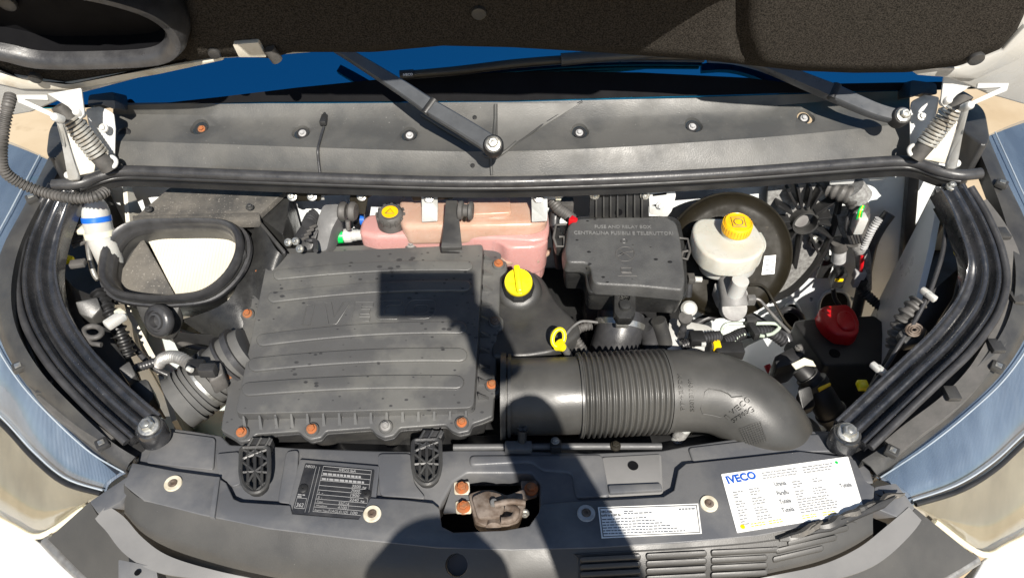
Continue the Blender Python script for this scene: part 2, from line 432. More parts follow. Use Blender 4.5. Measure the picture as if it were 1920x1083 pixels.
def flush_text():
    tmp = []
    for q in TQ:
        cu = bpy.data.curves.new('t', 'FONT'); cu.body = q[0]; cu.size = 1; cu.extrude = 0; cu.offset = q[9]; cu.space_character = q[10]; cu.shear = q[11]; cu.resolution_u = 3
        o = bpy.data.objects.new('t', cu); COL.objects.link(o); tmp.append(o)
    dg = bpy.context.evaluated_depsgraph_get()
    for o, q in zip(tmp, TQ):
        me = bpy.data.meshes.new_from_object(o.evaluated_get(dg)); bm = bmesh.new(); bm.from_mesh(me); bpy.data.meshes.remove(me)
        s, a, b, n, size, m, par, name, ext = q[:9]
        if not bm.verts: bm.free(); continue
        x0 = min(v.co.x for v in bm.verts); x1 = max(v.co.x for v in bm.verts)
        X = (b-a); L = X.length; X = X/L; n = (n-X*n.dot(X)).normalized(); Y = n.cross(X)
        sx = L/max(x1-x0, 1e-4); sy = size/.7
        for v in bm.verts: v.co = a+X*((v.co.x-x0)*sx)+Y*(v.co.y*sy)
        if ext:
            g = bmesh.ops.extrude_face_region(bm, geom=bm.faces[:])
            bmesh.ops.translate(bm, verts=[e for e in g['geom'] if isinstance(e, bmesh.types.BMVert)], vec=n*ext)
        obj(name, bm, m, par, 30)
    for o in tmp:
        c = o.data; bpy.data.objects.remove(o); bpy.data.curves.remove(c)
def cut(o, bms):
    """really cut holes into an object: bms = closed cutter meshes in world space"""
    for bm in bms:
        bmesh.ops.recalc_face_normals(bm, faces=bm.faces[:])
        me = bpy.data.meshes.new('c'); bm.to_mesh(me); bm.free()
        if o.data.materials: me.materials.append(o.data.materials[0])
        c = bpy.data.objects.new('c', me); COL.objects.link(c)
        md = o.modifiers.new('b', 'BOOLEAN'); md.operation = 'DIFFERENCE'; md.object = c; md.solver = 'EXACT'
        bpy.context.view_layer.update()
        dg = bpy.context.evaluated_depsgraph_get()
        nm = bpy.data.meshes.new_from_object(o.evaluated_get(dg)); o.modifiers.clear()
        if len(nm.polygons) > 10: o.data = nm
        bpy.data.objects.remove(c)
    o.data.set_sharp_from_angle(angle=R(38))
def cyl(c, axis, r, h, n=24, r2=None):
    u, v, a = basis(axis); r2 = r2 or r
    A = [c-a*h+(u*math.cos(2*math.pi*k/n)+v*math.sin(2*math.pi*k/n))*r2 for k in range(n)]
    B = [c+a*h+(u*math.cos(2*math.pi*k/n)+v*math.sin(2*math.pi*k/n))*r for k in range(n)]
    return prism(B, A)
def wall(name, pts, ztop, zbot, th, m, parent=None, side=1):
    """upright sheet under a polyline"""
    top = [P(p[0], p[1], p[2] if len(p) > 2 else ztop) for p in pts]; bm = bmesh.new(); n = len(top); off = []
    for i in range(n):
        t = (top[min(i+1, n-1)]-top[max(i-1, 0)]); t.z = 0; off.append(V((-t.y, t.x, 0)).normalized()*th*side)
    a = [bm.verts.new(p) for p in top]; b = [bm.verts.new((p.x, p.y, zbot)) for p in top]
    c = [bm.verts.new(p+o) for p, o in zip(top, off)]; d = [bm.verts.new((p.x+o.x, p.y+o.y, zbot)) for p, o in zip(top, off)]
    for i in range(n-1):
        for A, B in ((a, b), (b, d), (d, c), (c, a)): bm.faces.new((A[i], A[i+1], B[i+1], B[i]))
    bm.faces.new((a[0], b[0], d[0], c[0])); bm.faces.new((a[-1], c[-1], d[-1], b[-1]))
    return obj(name, bm, m, parent)

# ================================================================== the setting
bm = bmesh.new(); S = 150
bm.faces.new([bm.verts.new((x*S, y*S, 0)) for x, y in ((-1, -1), (1, -1), (1, 1), (-1, 1))])
g = obj('ground', bm, 'sand'); g['kind'] = 'structure'

# ================================================================== van body shell
body = thing('van_body', 'white painted van body shell around the open engine bay', 'van')
# firewall
FWY = .235
def yslab(name, pts, y, th, m, parent, r=0, bev=.002, holes=()):
    """upright plate facing the front at depth y"""
    pts = rp(pts, r) if r else pts
    a = [PY(p[0], p[1], y) for p in pts]; b = [p+V((0, th, 0)) for p in a]
    hs = [([PY(p[0], p[1], y) for p in h], [PY(p[0], p[1], y)+V((0, th, 0)) for p in h]) for h in holes]
    bm = prism(a, b, hs); bmesh.ops.recalc_face_normals(bm, faces=bm.faces[:]); bevel_sharp(bm, bev)
    return obj(name, bm, m, parent)
def oval(cx, cy, rx, ry, n=20, a0=0): return [(cx+rx*math.cos(2*math.pi*k/n+a0), cy+ry*math.sin(2*math.pi*k/n+a0)) for k in range(n)]
fwall = yslab('firewall', [(170, 318), (1775, 300), (1760, 720), (1500, 780), (300, 780), (215, 640)], FWY, .012, 'shell_paint', body, bev=0)
def ycut(q): return prism([PY(x, y, FWY)-V((0, .05, 0)) for x, y in q], [PY(x, y, FWY)+V((0, .05, 0)) for x, y in q])
cut(fwall, [ycut(q) for q in (rp([(1536, 640), (1538, 565), (1552, 548), (1582, 548), (1592, 565), (1592, 640)], 12), rp([(1466, 650), (1468, 590), (1478, 570), (1492, 570), (1500, 590), (1500, 650)], 8), oval(1521, 561, 4, 4, 10), oval(1597, 560, 4, 4, 10))])
for q in ([(1534, 642), (1536, 563), (1550, 545), (1584, 545), (1595, 563), (1595, 642)], [(1463, 652), (1465, 588), (1476, 567), (1494, 567), (1503, 588), (1503, 652)]):
    path = [PY(x, y, FWY-.003) for x, y in rp(q, 12)]
    tube('opening_flange', path, .004, 'shell_paint', body, n=8)
boxat('floor_pan', V((0, .32, .72)), 1.9, .1, .5, 'ink_interior', body)
# inner wheel arches
wall('inner_fender', [(228, 330, 1.17), (236, 420, 1.08), (216, 500, 1.02), (238, 590, .96), (292, 690, .9), (322, 790, .88)], 0, .45, .01, 'dirty_white', body, side=1)
wall('inner_fender', [(1778, 330, 1.17), (1752, 470, 1.07), (1722, 590, .98), (1680, 700, .92), (1625, 790, .88)], 0, .45, .012, 'shell_paint', body, side=-1)
yslab('fender_rib', [(1704, 330), (1724, 330), (1716, 430), (1700, 580), (1682, 580), (1696, 430)], FWY-.03, .02, 'rubber', body, r=4)
slab('wheel_arch_liner', [(205, 420), (190, 500), (205, 590), (255, 690), (290, 790), (262, 800), (120, 680), (60, 540), (70, 450), (140, 362)], .9, .02, 'plastic_dark', body, bev=0)
slab('wheel_arch_liner', [(1752, 340), (1700, 590), (1600, 790), (1620, 810), (1800, 680), (1870, 540), (1850, 440), (1800, 350)], .9, .02, 'plastic_dark', body, bev=0)
# strut tower on the right, left ledge
slab('chassis_leg', [(1385, 655), (1440, 628), (1500, 640), (1560, 720), (1560, 800), (1380, 790)], .7, .15, 'shell_paint', body, r=20, bev=.006)
slab('wheel_arch_ledge', [(1255, 595), (1330, 610), (1345, 625), (1300, 650), (1250, 680)], .93, .3, 'white_paint', body, r=8, bev=.005)
slab('chassis_leg', [(240, 560), (330, 600), (430, 640), (430, 700), (330, 780), (250, 640)], .72, .2, 'dirty_white', body, r=20, bev=.006)
slab('cowl_rail', [(540, 342), (1070, 342), (1070, 356), (540, 358)], 1.165, .012, 'dark_metal', body, bev=.001)
# windscreen
WS = Plane(V((0, .25, 1.30)), V((1, .25, 1.30)), V((0, .45, 1.30+.2*.84)))
WSX = WS
bm = prism([P(-60, 205, WS), P(500, 193, WS), P(960, 191, WS), P(1400, 178, WS), P(1990, 160, WS), P(1900, -330, WS), P(960, -350, WS), P(20, -330, WS)],
           [q-WS.n*.006 for q in [P(-60, 205, WS), P(500, 193, WS), P(960, 191, WS), P(1400, 178, WS), P(1990, 160, WS), P(1900, -330, WS), P(960, -350, WS), P(20, -330, WS)]])
obj('windscreen', bm, 'glass', body)
slab('windscreen_darkening', [(-50, 204), (500, 191), (960, 189), (1400, 176), (1980, 160), (1960, 150), (1500, 158), (1400, 146), (1200, 136), (1000, 134), (850, 140), (700, 150), (560, 164), (420, 181), (300, 194), (20, 198)], WS, .002, 'ink_interior', body, off=.0025, bev=0)  # black sheet added over the glass, standing in for the darkness seen in it
slab('dashboard', [(-40, 185), (1960, 140), (1960, -100), (-40, -100)], 1.18, .02, 'ink_interior', body, bev=0)
# outer shell below the lamps
slab('bumper_corner', [(-420, 860, .78), (-60, 900, .79), (30, 985, .8), (78, 1016, .8), (112, 1052, .8), (150, 1090, .8), (190, 1190, .78), (-420, 1190, .7)], 0, .3, 'white_body', body, bev=.01, seg=3)
slab('bumper_corner', [(2340, 880, .78), (1990, 920, .79), (1900, 1010, .8), (1842, 1048, .8), (1836, 1060, .8), (1818, 1090, .8), (1760, 1190, .78), (2340, 1190, .7)], 0, .3, 'white_body', body, bev=.01, seg=3)
tube('bumper_trim', [P(88, 1012, .815), P(130, 1055, .81), (P(185, 1105, .8))], .012, 'steel', body, n=10)
tube('bumper_trim', [P(1828, 1046, .815), P(1790, 1070, .81), P(1745, 1100, .8)], .012, 'steel', body, n=10)
# fender tops beside the windscreen
for s in (0, 1):
    q = [(112, 215), (92, 240), (86, 290), (100, 300), (150, 250), (150, 215)] if s == 0 else [(1822, 185), (1848, 205), (1858, 262), (1846, 275), (1800, 240), (1795, 190)]
    slab('fender_top', q, 1.24, .3, 'plastic', body, r=14, bev=.012, seg=3)

# ================================================================== cowl
cw = thing('windscreen_cowl', 'grey plastic cowl below the windscreen with recessed screws', 'cowl panel')
cx = [212, 400, 600, 800, 926, 1100, 1300, 1500, 1706]
def row(ys, z): return [P(x, y, z) for x, y in zip(cx, ys)]
rows = [row([322, 328, 334, 338, 340, 338, 331, 319, 303], 1.205),
        row([318, 323, 328, 332, 333, 331, 324, 311, 294], 1.212),
        row([272, 277, 284, 290, 290, 286, 274, 260, 239], 1.252),
        row([264, 270, 277, 283, 284, 279, 267, 252, 231], 1.258),
        row([236, 236, 240, 246, 246, 242, 232, 216, 196], 1.262),
        row([214, 216, 218, 222, 224, 220, 210, 194, 176], 1.275),
        row([198, 192, 188, 189, 190, 188, 182, 170, 150], 1.30)]
cowl = loft('cowl_panel', rows, 'cowl_plastic', cw, n=70, thick=.006, sharp=60)
screws = [(375, 238), (565, 246), (767, 250), (1087, 245), (1300, 234), (1510, 218)]
CN = V((0, -.45, .89)).normalized()
cpos = []
def cowl_z(px, py):
    """height of the cowl under a picture point, by walking the section rows"""
    best = None
    i = max(k for k in range(len(cx)-1) if cx[k] <= px) if px > cx[0] else 0
    u = (px-cx[i])/(cx[i+1]-cx[i]); 
    prev = None
    for ys, z in (([322, 328, 334, 338, 340, 338, 331, 319, 303], 1.205), ([318, 323, 328, 332, 333, 331, 324, 311, 294], 1.212), ([272, 277, 284, 290, 290, 286, 274, 260, 239], 1.252), ([264, 270, 277, 283, 284, 279, 267, 252, 231], 1.258), ([236, 236, 240, 246, 246, 242, 232, 216, 196], 1.262), ([214, 216, 218, 222, 224, 220, 210, 194, 176], 1.275), ([198, 192, 188, 189, 190, 188, 182, 170, 150], 1.30)):
        yy = ys[i]*(1-u)+ys[i+1]*u
        if prev and yy <= py <= prev[0]:
            return z+(prev[1]-z)*(py-yy)/(prev[0]-yy)
        prev = (yy, z)
    return 1.26
cuts = []
for x, y in screws+[(233, 250)]:
    c = P(x, y, cowl_z(x, y)); cpos.append(c)
    if x > 300: cuts.append(cyl(c, CN, .024, .011, 24, .013))
cut(cowl, cuts)
for c in cpos[:6]:
    lathe('screw_cup', c-CN*.0085, CN, [(.0, -.004), (.012, -.004), (.0125, .0005), (.0, .0005)], 'plastic_dark', cw, n=16)
    bolt(c-CN*.0085, CN, .008, 'washer_grey' if c.x > 0 else 'rust' if c.x < -.6 else 'washer_grey', cw)
lathe('plug', cpos[6], CN, [(.0, -.004), (.013, -.004), (.013, .002), (.0115, .003), (.010, .001), (0, .001)], 'plastic_dark', cw, n=22)
def strip(name, pts, wpx, m, parent, off=.002):
    """thin raised bead following the cowl"""
    path = [P(x, y, cowl_z(x, y)+off) for x, y in pts]
    return tube(name, path, wpx, m, parent, n=8)
strip('panel_joint', [(929, 196), (929, 222), (927, 246), (926, 262)], .0035, 'cowl_plastic', cw)
strip('panel_joint', [(920, 292), (921, 312), (922, 328)], .003, 'cowl_plastic', cw)
strip('panel_edge', [(948, 282), (985, 258), (1020, 232), (1055, 210), (1092, 190)], .0022, 'plastic', cw, .0)
strip('wiper_recess_edge', [(790, 214), (830, 240), (870, 264), (912, 294), (930, 296), (950, 282), (968, 266)], .003, 'cowl_plastic', cw)
for x, y in ((890, 220), (886, 310)): bolt(P(x, y, cowl_z(x, y)+.001), CN, .0045, 'plastic_dark', cw, 'screw', 'screw')
tri = []
for k in range(9):
    y = 194+k*10.6; xr = 1090-(y-192)*1.6; tri.append([P(933+(xr-933)*u, y, cowl_z(933+(xr-933)*u, y)+.0015) for u in (0, .25, .5, .75, 1)])
loft('corner_insert', tri, 'cowl_dusty', cw, n=14, thick=.003, sharp=60)
# washer hose and jet on the left
path = [P(x, y, cowl_z(x, y)+.003) for x, y in ((600, 326), (597, 300), (596, 280), (602, 255), (607, 238))]
hs = tag(tube('washer_hose', path, .0028, 'rubber', None, n=8, k=16), 'thin black washer hose lying across the cowl', 'hose')
n2 = thing('washer_jet', 'small black washer jet clipped on the cowl top', 'washer jet')
c = P(608, 228, cowl_z(608, 228)); boxat('jet_body', c+V((0, 0, .004)), .014, .03, .012, 'plastic_dark', n2, bev=.003)
tube('nozzle', [c+V((0, .012, .006)), c+V((0, .034, .014))], [.005, .003], 'plastic_dark', n2, n=10)

# weatherstrip
st = thing('bay_seal', 'long black rubber seal along the rear edge of the engine bay', 'seal')
sp = [(100, 347), (150, 343), (190, 329), (230, 321), (300, 322), (500, 330), (700, 337), (860, 341), (1000, 340), (1200, 333), (1400, 322), (1560, 310), (1680, 302), (1720, 306), (1760, 320), (1800, 328), (1838, 325)]
tube('bulb', [P(x, y, 1.215) for x, y in sp], .0115, 'rubber', st, n=14, k=120)
tube('lip', [P(x, y+12, 1.203) for x, y in sp[1:-1]], .006, 'plastic_dark', st, n=8, k=110)
sweep('flange', [P(x, y+15, 1.196) for x, y in sp[1:-1]], [(-.004, 0), (.01, 0), (.01, -.012), (-.004, -.012)], 'plastic_dark', st, k=110)

# ================================================================== wipers
def wiper(label, arm1, w1, arm2, w2, piv):
    t = thing('windscreen_wiper', label, 'wiper', 'windscreen wipers')
    def bar(name, a, wpx, hh, m):
        pts = [P(*q) for q in a]; k = 14; path = catmull(pts, k); bm = bmesh.new(); rows = []
        for i, p in enumerate(path):
            tt = (path[min(i+1, k-1)]-path[max(i-1, 0)]).normalized(); s = tt.cross(WS.n).normalized(); n = s.cross(tt).normalized()
            if n.dot(WS.n) < 0: n = -n
            ww = (wpx[0]+(wpx[1]-wpx[0])*i/(k-1))*mpp(p)/2
            rows.append([bm.verts.new(p+s*x*ww+n*y) for x, y in ((-1, -hh), (-1, .002), (-.8, .006), (.8, .006), (1, .002), (1, -hh))])
        for A, B in zip(rows, rows[1:]):
            for j in range(6): bm.faces.new((A[j], A[(j+1) % 6], B[(j+1) % 6], B[j]))
        bm.faces.new(rows[0]); bm.faces.new(rows[-1][::-1])
        return obj(name, bm, m, t)
    bar('lower_arm', arm1, w1, .014, 'wiper_paint'); bar('upper_arm', arm2, w2, .014, 'wiper_paint')
    kn = P(*arm2[0]); ax = (P(*arm1[0])-kn).cross(WS.n).normalized()
    lathe('knuckle', kn-ax*.016, ax, [(0, 0), (.009, 0), (.009, .032), (0, .032)], 'plastic_dark', t, n=14)
    c = P(*piv)
    lathe('hub', c-WS.n*.02, WS.n, [(0, 0), (.019, 0), (.019, .022), (.016, .026), (0, .026)], 'plastic_dark', t, n=24)
    bolt(c+WS.n*.007, WS.n, .0145, 'zinc', t, 'pivot_nut')
    return t
w1 = wiper('black wiper arm pivoting at the middle of the cowl', [(924, 272, 1.335), (870, 238, 1.345), (806, 200, 1.36)], (34, 30), [(806, 200, 1.36), (760, 168, 1.375), (700, 130, 1.39), (648, 98, 1.41), (600, 70, 1.43)], (30, 16), (925, 272, 1.337))
w2 = wiper('black wiper arm pivoting beside the sprung hinge, its blade across the windscreen', [(1688, 218, 1.32), (1640, 205, 1.325), (1564, 172, 1.34)], (24, 30), [(1564, 172, 1.34), (1510, 150, 1.35), (1440, 122, 1.365), (1380, 108, 1.375), (1330, 106, 1.38)], (30, 14), (1690, 218, 1.322))
bp = [(752, 141), (860, 132), (960, 120), (1060, 112), (1180, 107), (1320, 108)]
tube('blade', [P(x, y, WS, .022) for x, y in bp], [.0075, .009, .009, .009, .008, .007], 'dark_metal', w2, n=10, k=30)
tube('blade_rubber', [P(x, y+5, WS, .01) for x, y in bp], .005, 'rubber', w2, n=8, k=30)
tube('blade_end', [P(750, 141, WS, .024), P(776, 139, WS, .024)], .0095, 'plastic_dark', w2, n=12)
tube('blade_adapter', [P(1052, 112, WS, .03), P(1100, 108, WS, .032), P(1150, 105, WS, .032), P(1230, 103, WS, .028)], [.013, .012, .01, .006], 'plastic', w2, n=10, k=12)
text('IVECO', P(756, 143, WS, .0345), P(774, 141.5, WS, .0345), -FW, .0048, 'paper', w2, bold=.02)

# ================================================================== bonnet
hd = thing('bonnet', 'raised bonnet seen from below with black felt lining', 'bonnet')
HA = R(72); HU = V((0, -math.cos(HA), math.sin(HA)))
HP = Plane(V((0, .13, 1.43)), V((1, .13, 1.43)), V((0, .13, 1.43))+HU)
fe = [(-90, 120), (0, 132), (40, 150), (130, 160), (250, 137), (340, 118), (400, 109), (455, 106), (512, 110), (545, 98), (700, 98), (830, 86), (960, 89), (1130, 99), (1320, 113), (1400, 122), (1500, 133), (1600, 137), (1700, 136), (1800, 124), (1876, 92), (1912, 50), (1930, 0)]
def hb(px, py):
    """how far the lining stands out from the plane of the bonnet"""
    b = .022
    dx = px-1385-max(0, py-40)**2*.004
    b += .016/(1+math.exp(-dx/9.0))-.02*math.exp(-(dx/16)**2)
    if px < 350: b = .003
    ov = max(0, min(1, (-py-4)/60))
    b += .17*ov*max(0, min(1, (1396-px)/40))  # unseen overhang above the view, added to shade the lining's left and middle
    return b
bm = bmesh.new(); NX, NY = 180, 46
def felt_edge(x):
    for (a, b), (c, d) in zip(fe, fe[1:]):
        if a <= x <= c: return b+(d-b)*(x-a)/(c-a)
    return 0
grid = []
for i in range(NX+1):
    x = -90+(1930+90)*i/NX; e = felt_edge(x); col = []
    for j in range(NY+1):
        if j == 0: y, o = e, .002
        elif j == 1: y, o = e-1.5, .009
        elif j == 2: y, o = e-5, hb(x, e-5)*.75
        else:
            s = (j-2)/(NY-2); y = (e-10)+(-300-(e-10))*s**1.35; o = hb(x, y)
        o += .0006*math.sin(x*.021+y*.03)
        col.append(bm.verts.new(P(x, y, HP, o)))
    grid.append(col)
for i in range(NX):
    for j in range(NY): bm.faces.new((grid[i][j], grid[i+1][j], grid[i+1][j+1], grid[i][j+1]))
bmesh.ops.recalc_face_normals(bm, faces=bm.faces[:])
felt = obj('felt_lining', bm, 'felt', hd, 60)
# painted panel behind the lining
pe = [(-320, 150), (-120, 200), (0, 222), (60, 212), (112, 190), (155, 176), (300, 138), (420, 112), (520, 106), (700, 92), (960, 80), (1200, 92), (1400, 112), (1600, 128), (1720, 132), (1790, 152), (1850, 178), (1920, 198), (2050, 170), (2240, 110)]
top = [(2140, -170), (1500, -330), (960, -345), (420, -330), (-220, -170)]
slab('panel', pe+top, HP, .022, 'frame_paint_shaded', hd, bev=.006, seg=3)
slab('stiffening_lip', [(-40, 150), (40, 168), (130, 170), (300, 140), (420, 114), (420, 108), (300, 128), (120, 158), (0, 140)], HP, .012, 'dirty_white', hd, off=.008, bev=.003)
slab('stiffening_lip', [(1700, 128), (1800, 128), (1880, 96), (1922, 50), (1950, 55), (1912, 112), (1830, 150), (1720, 142)], HP, .012, 'frame_paint_shaded', hd, off=.008, bev=.003)
slab('striker_tab', [(436, 84), (484, 80), (500, 108), (448, 108)], HP, .012, 'dirty_white', hd, off=.03, r=3)
tube('rubber_stop', [P(505, 92, HP, .03), P(520, 113, HP, .032)], .010, 'rubber_grey', hd, n=10)
for x, y, r in ((66, 146, .012), (402, 100, .011), (898, 24, .013), (1830, 110, .014), (14, 6, .015)):
    c = P(x, y, HP, hb(x, y)+.002 if x > 100 else .02); lathe('lining_clip', c, HP.n, [(0, -.004), (r*.92, -.004), (r, 0), (r*.9, .004), (r*.35, .006), (0, .005)], 'plastic', hd, n=20)
# intake snorkel moulded on the bonnet
sn = [(-150, 55), (-60, 95), (10, 112), (80, 126), (220, 125), (300, 118), (332, 100), (334, 72), (306, 40), (250, 14), (150, -10), (40, -18), (-60, -16), (-140, 10)]
def ringrow(k, off): 
    c = V((95, 54)); return [P(c.x+(x-c.x)*k[0], c.y+(y-c.y)*k[1], HP, .064, off-.064) for x, y in sn]
loft('snorkel', [ringrow((1.03, 1.08), .002), ringrow((1.03, 1.06), .05), ringrow((1.0, 1.0), .064), ringrow((.95, .93), .064), ringrow((.91, .86), .054), ringrow((.885, .82), .045)], 'rubber', hd, n=72, thick=.003, closed=True, sharp=60)
loft('snorkel_throat', [ringrow((.887, .822), .046), ringrow((.86, .77), .0)], 'ink_interior', hd, n=72, thick=.002, closed=True, sharp=60)  # near-black plastic: shade of a deeper duct is put into the colour
slab('snorkel_bottom', [(95+(x-95)*.93, 54+(y-54)*.9) for x, y in sn], HP, .004, 'ink_interior', hd, off=.064, lift=-.052, bev=0)

# ================================================================== bonnet hinges
def hinge(label, fx, dy):
    t = thing('bonnet_support', label, 'hinge', 'sprung bonnet hinges')
    def q(l): return [(fx(p[0]), p[1]+dy, *p[2:]) for p in l]
    # fixed bracket bolted to the body
    slab('body_bracket', q([(160, 204, 1.33), (186, 198, 1.33), (213, 212, 1.32), (216, 240, 1.3), (214, 310, 1.225), (216, 322, 1.215), (196, 322, 1.215), (172, 270, 1.26)]), 0, .004, 'white_paint', t, r=5, bev=.0015, down=V((0, .6, -.8)))
    slab('body_bracket', q([(120, 256, 1.28), (160, 222, 1.31), (172, 262, 1.27), (200, 318, 1.215), (130, 332, 1.2)]), 0, .004, 'dirty_white', t, r=4, bev=.001, down=V((0, .6, -.8)), off=-.02)
    a, b = P(*q([(118, 206, 1.36)])[0]), P(*q([(206, 318, 1.235)])[0])
    d = (b-a).normalized(); L = (b-a).length; u, v, _ = basis(d)
    tube('rod', [a, b], .0085, 'steel', t, n=14)
    tube('spring_seat', [a-d*.01, a+d*L*.16], [.016, .0175], 'rubber_grey', t, n=16)
    tube('spring_seat', [b-d*L*.24, b], [.0175, .0155], 'rubber_grey', t, n=16)
    N = 11; pts = [a+d*(L*(.15+.62*i/(N*14)))+(u*math.cos(2*math.pi*i/14)+v*math.sin(2*math.pi*i/14))*.0175 for i in range(N*14+1)]
    tube('coil_spring', pts, .0031, 'spring_steel', t, n=7)
    # moving arms
    slab('bonnet_bracket', q([(88, 176, 1.4), (152, 165, 1.405), (158, 214, 1.355), (150, 224, 1.345), (128, 200, 1.37)]), 0, .004, 'white_paint', t, r=3, bev=.001, off=.006, down=V((0, .7, -.7)))
    slab('bonnet_bracket', q([(30, 178, 1.41), (88, 178, 1.4), (90, 188, 1.39), (44, 186, 1.4), (104, 214, 1.37), (112, 226, 1.36), (92, 216, 1.365), (34, 192, 1.4)]), 0, .005, 'white_paint', t, r=2, bev=.001, off=.012, down=V((0, .7, -.7)))
    slab('link_arm', q([(104, 222, 1.365), (114, 222, 1.365), (126, 262, 1.315), (146, 326, 1.235), (146, 336, 1.225), (128, 338, 1.225), (116, 270, 1.315)]), 0, .008, 'white_paint', t, r=4, bev=.002, off=.01, down=V((0, .6, -.8)))
    for x, y, z in ((134, 330, 1.232), (150, 212, 1.36), (110, 222, 1.375)):
        c = P(*q([(x, y, z)])[0]); lathe('pivot_pin', c, -FW, [(0, -.008), (.008, -.008), (.008, .012), (.006, .015), (0, .015)], 'white_paint', t, n=14)
    c = P(*q([(208, 304, 1.25)])[0]); pts = [c+(V((1, 0, 0))*math.cos(x)+UP*math.sin(x))*.0105 for x in [i*.35 for i in range(-4, 13)]]
    tube('hook', pts, .0045, 'white_paint', t, n=8)
    bolt(P(*q([(194, 240, 1.305)])[0], .004), -FW, .009, 'white_paint', t)
    slab('hinge_gasket', q([(166, 178, 1.345), (214, 172, 1.345), (216, 206, 1.335), (190, 196, 1.34), (164, 200, 1.34)]), 0, .05, 'plastic_dark', t, r=6, bev=.004, down=V((0, .8, -.6)))
    return t
hinge('white sprung bonnet hinge beside the grey conduit', lambda x: x, 0)
hinge('white sprung bonnet hinge beside the nut of a wiper arm', lambda x: 1922-x, -22)

# ================================================================== side rails and lamps
def rail(label, pts, z0, z1, sg, bolt_at, hole):
    t = thing('fender_rail', label, 'rail', 'curved black rails beside the bay')
    n = len(pts); path = [P(x, y, z0+(z1-z0)*i/(n-1)) for i, (x, y) in enumerate(pts)]
    prof = [(-.046, -.03), (-.046, .004), (-.044, .009), (-.039, .0095), (-.036, .006), (-.0345, -.005), (-.031, -.009), (-.016, -.0105), (-.011, -.008), (-.007, .003), (-.003, .0085), (.004, .0095), (.010, .0075), (.0135, .0), (.0155, -.011), (.022, -.014), (.0265, -.008), (.029, .003), (.032, .008), (.038, .009), (.0425, .005), (.046, -.006), (.046, -.03)]
    prof = [(x*sg*.74, y*.85) for x, y in prof]
    sweep('pressed_rail', path, prof, 'rail_paint', t, k=60, sharp=60)
    a = catmull(path, 60); off = []
    for i in range(60):
        tt = (a[min(i+1, 59)]-a[max(i-1, 0)]).normalized(); s = tt.cross(Z).normalized()
        off.append((a[i], s*sg))
    # rubber bead on the outer side, grey moulded strip beyond it
    tube('rubber_bead', [p+s*.040+V((0, 0, .004)) for p, s in off[2:]], .0075, 'rubber', t, n=10)
    grey = [p+s*(.066+.006*math.sin(i*.21))+V((0, 0, -.016)) for i, (p, s) in enumerate(off[4:56])]
    sweep('moulded_strip', grey, [(-.016, -.02), (-.016, 0), (.014, .002), (.016, -.02)], 'rail_grey', t)
    sweep('channel_floor', [p+s*.06+V((0, 0, -.045)) for p, s in off], [(-.075*sg, -.01), (-.075*sg, 0), (.022*sg, 0), (.022*sg, -.01)], 'plastic_dark', t)
    for k in (10, 22, 31, 42):
        p, s = off[k]; boxat('strip_clip', p+s*.066+V((0, 0, -.012)), .024, .03, .01, 'plastic', t, bev=.002)
    c = P(*bolt_at)
    lathe('bolt_pad', c-V((0, 0, .01)), Z, [(0, -.02), (.027, -.02), (.027, .012), (.024, .016), (0, .016)], 'rail_paint', t, n=24)
    bolt(c+V((0, 0, .007)), V((0, -.25, 1)), .0195, 'zinc', t)
    return t, off
LR, LOFF = rail('curved black pressed rail on the side of the intake box', [(126, 352), (104, 398), (84, 455), (75, 520), (90, 590), (134, 664), (200, 736), (274, 802)], 1.205, .975, 1, (282, 803, .975), 0)
RR, ROFF = rail('curved black pressed rail on the side of the battery', [(1784, 352), (1812, 404), (1838, 470), (1843, 520), (1826, 574), (1780, 636), (1722, 692), (1662, 748), (1594, 812)], 1.205, .975, -1, (1587, 815, .972), 0)

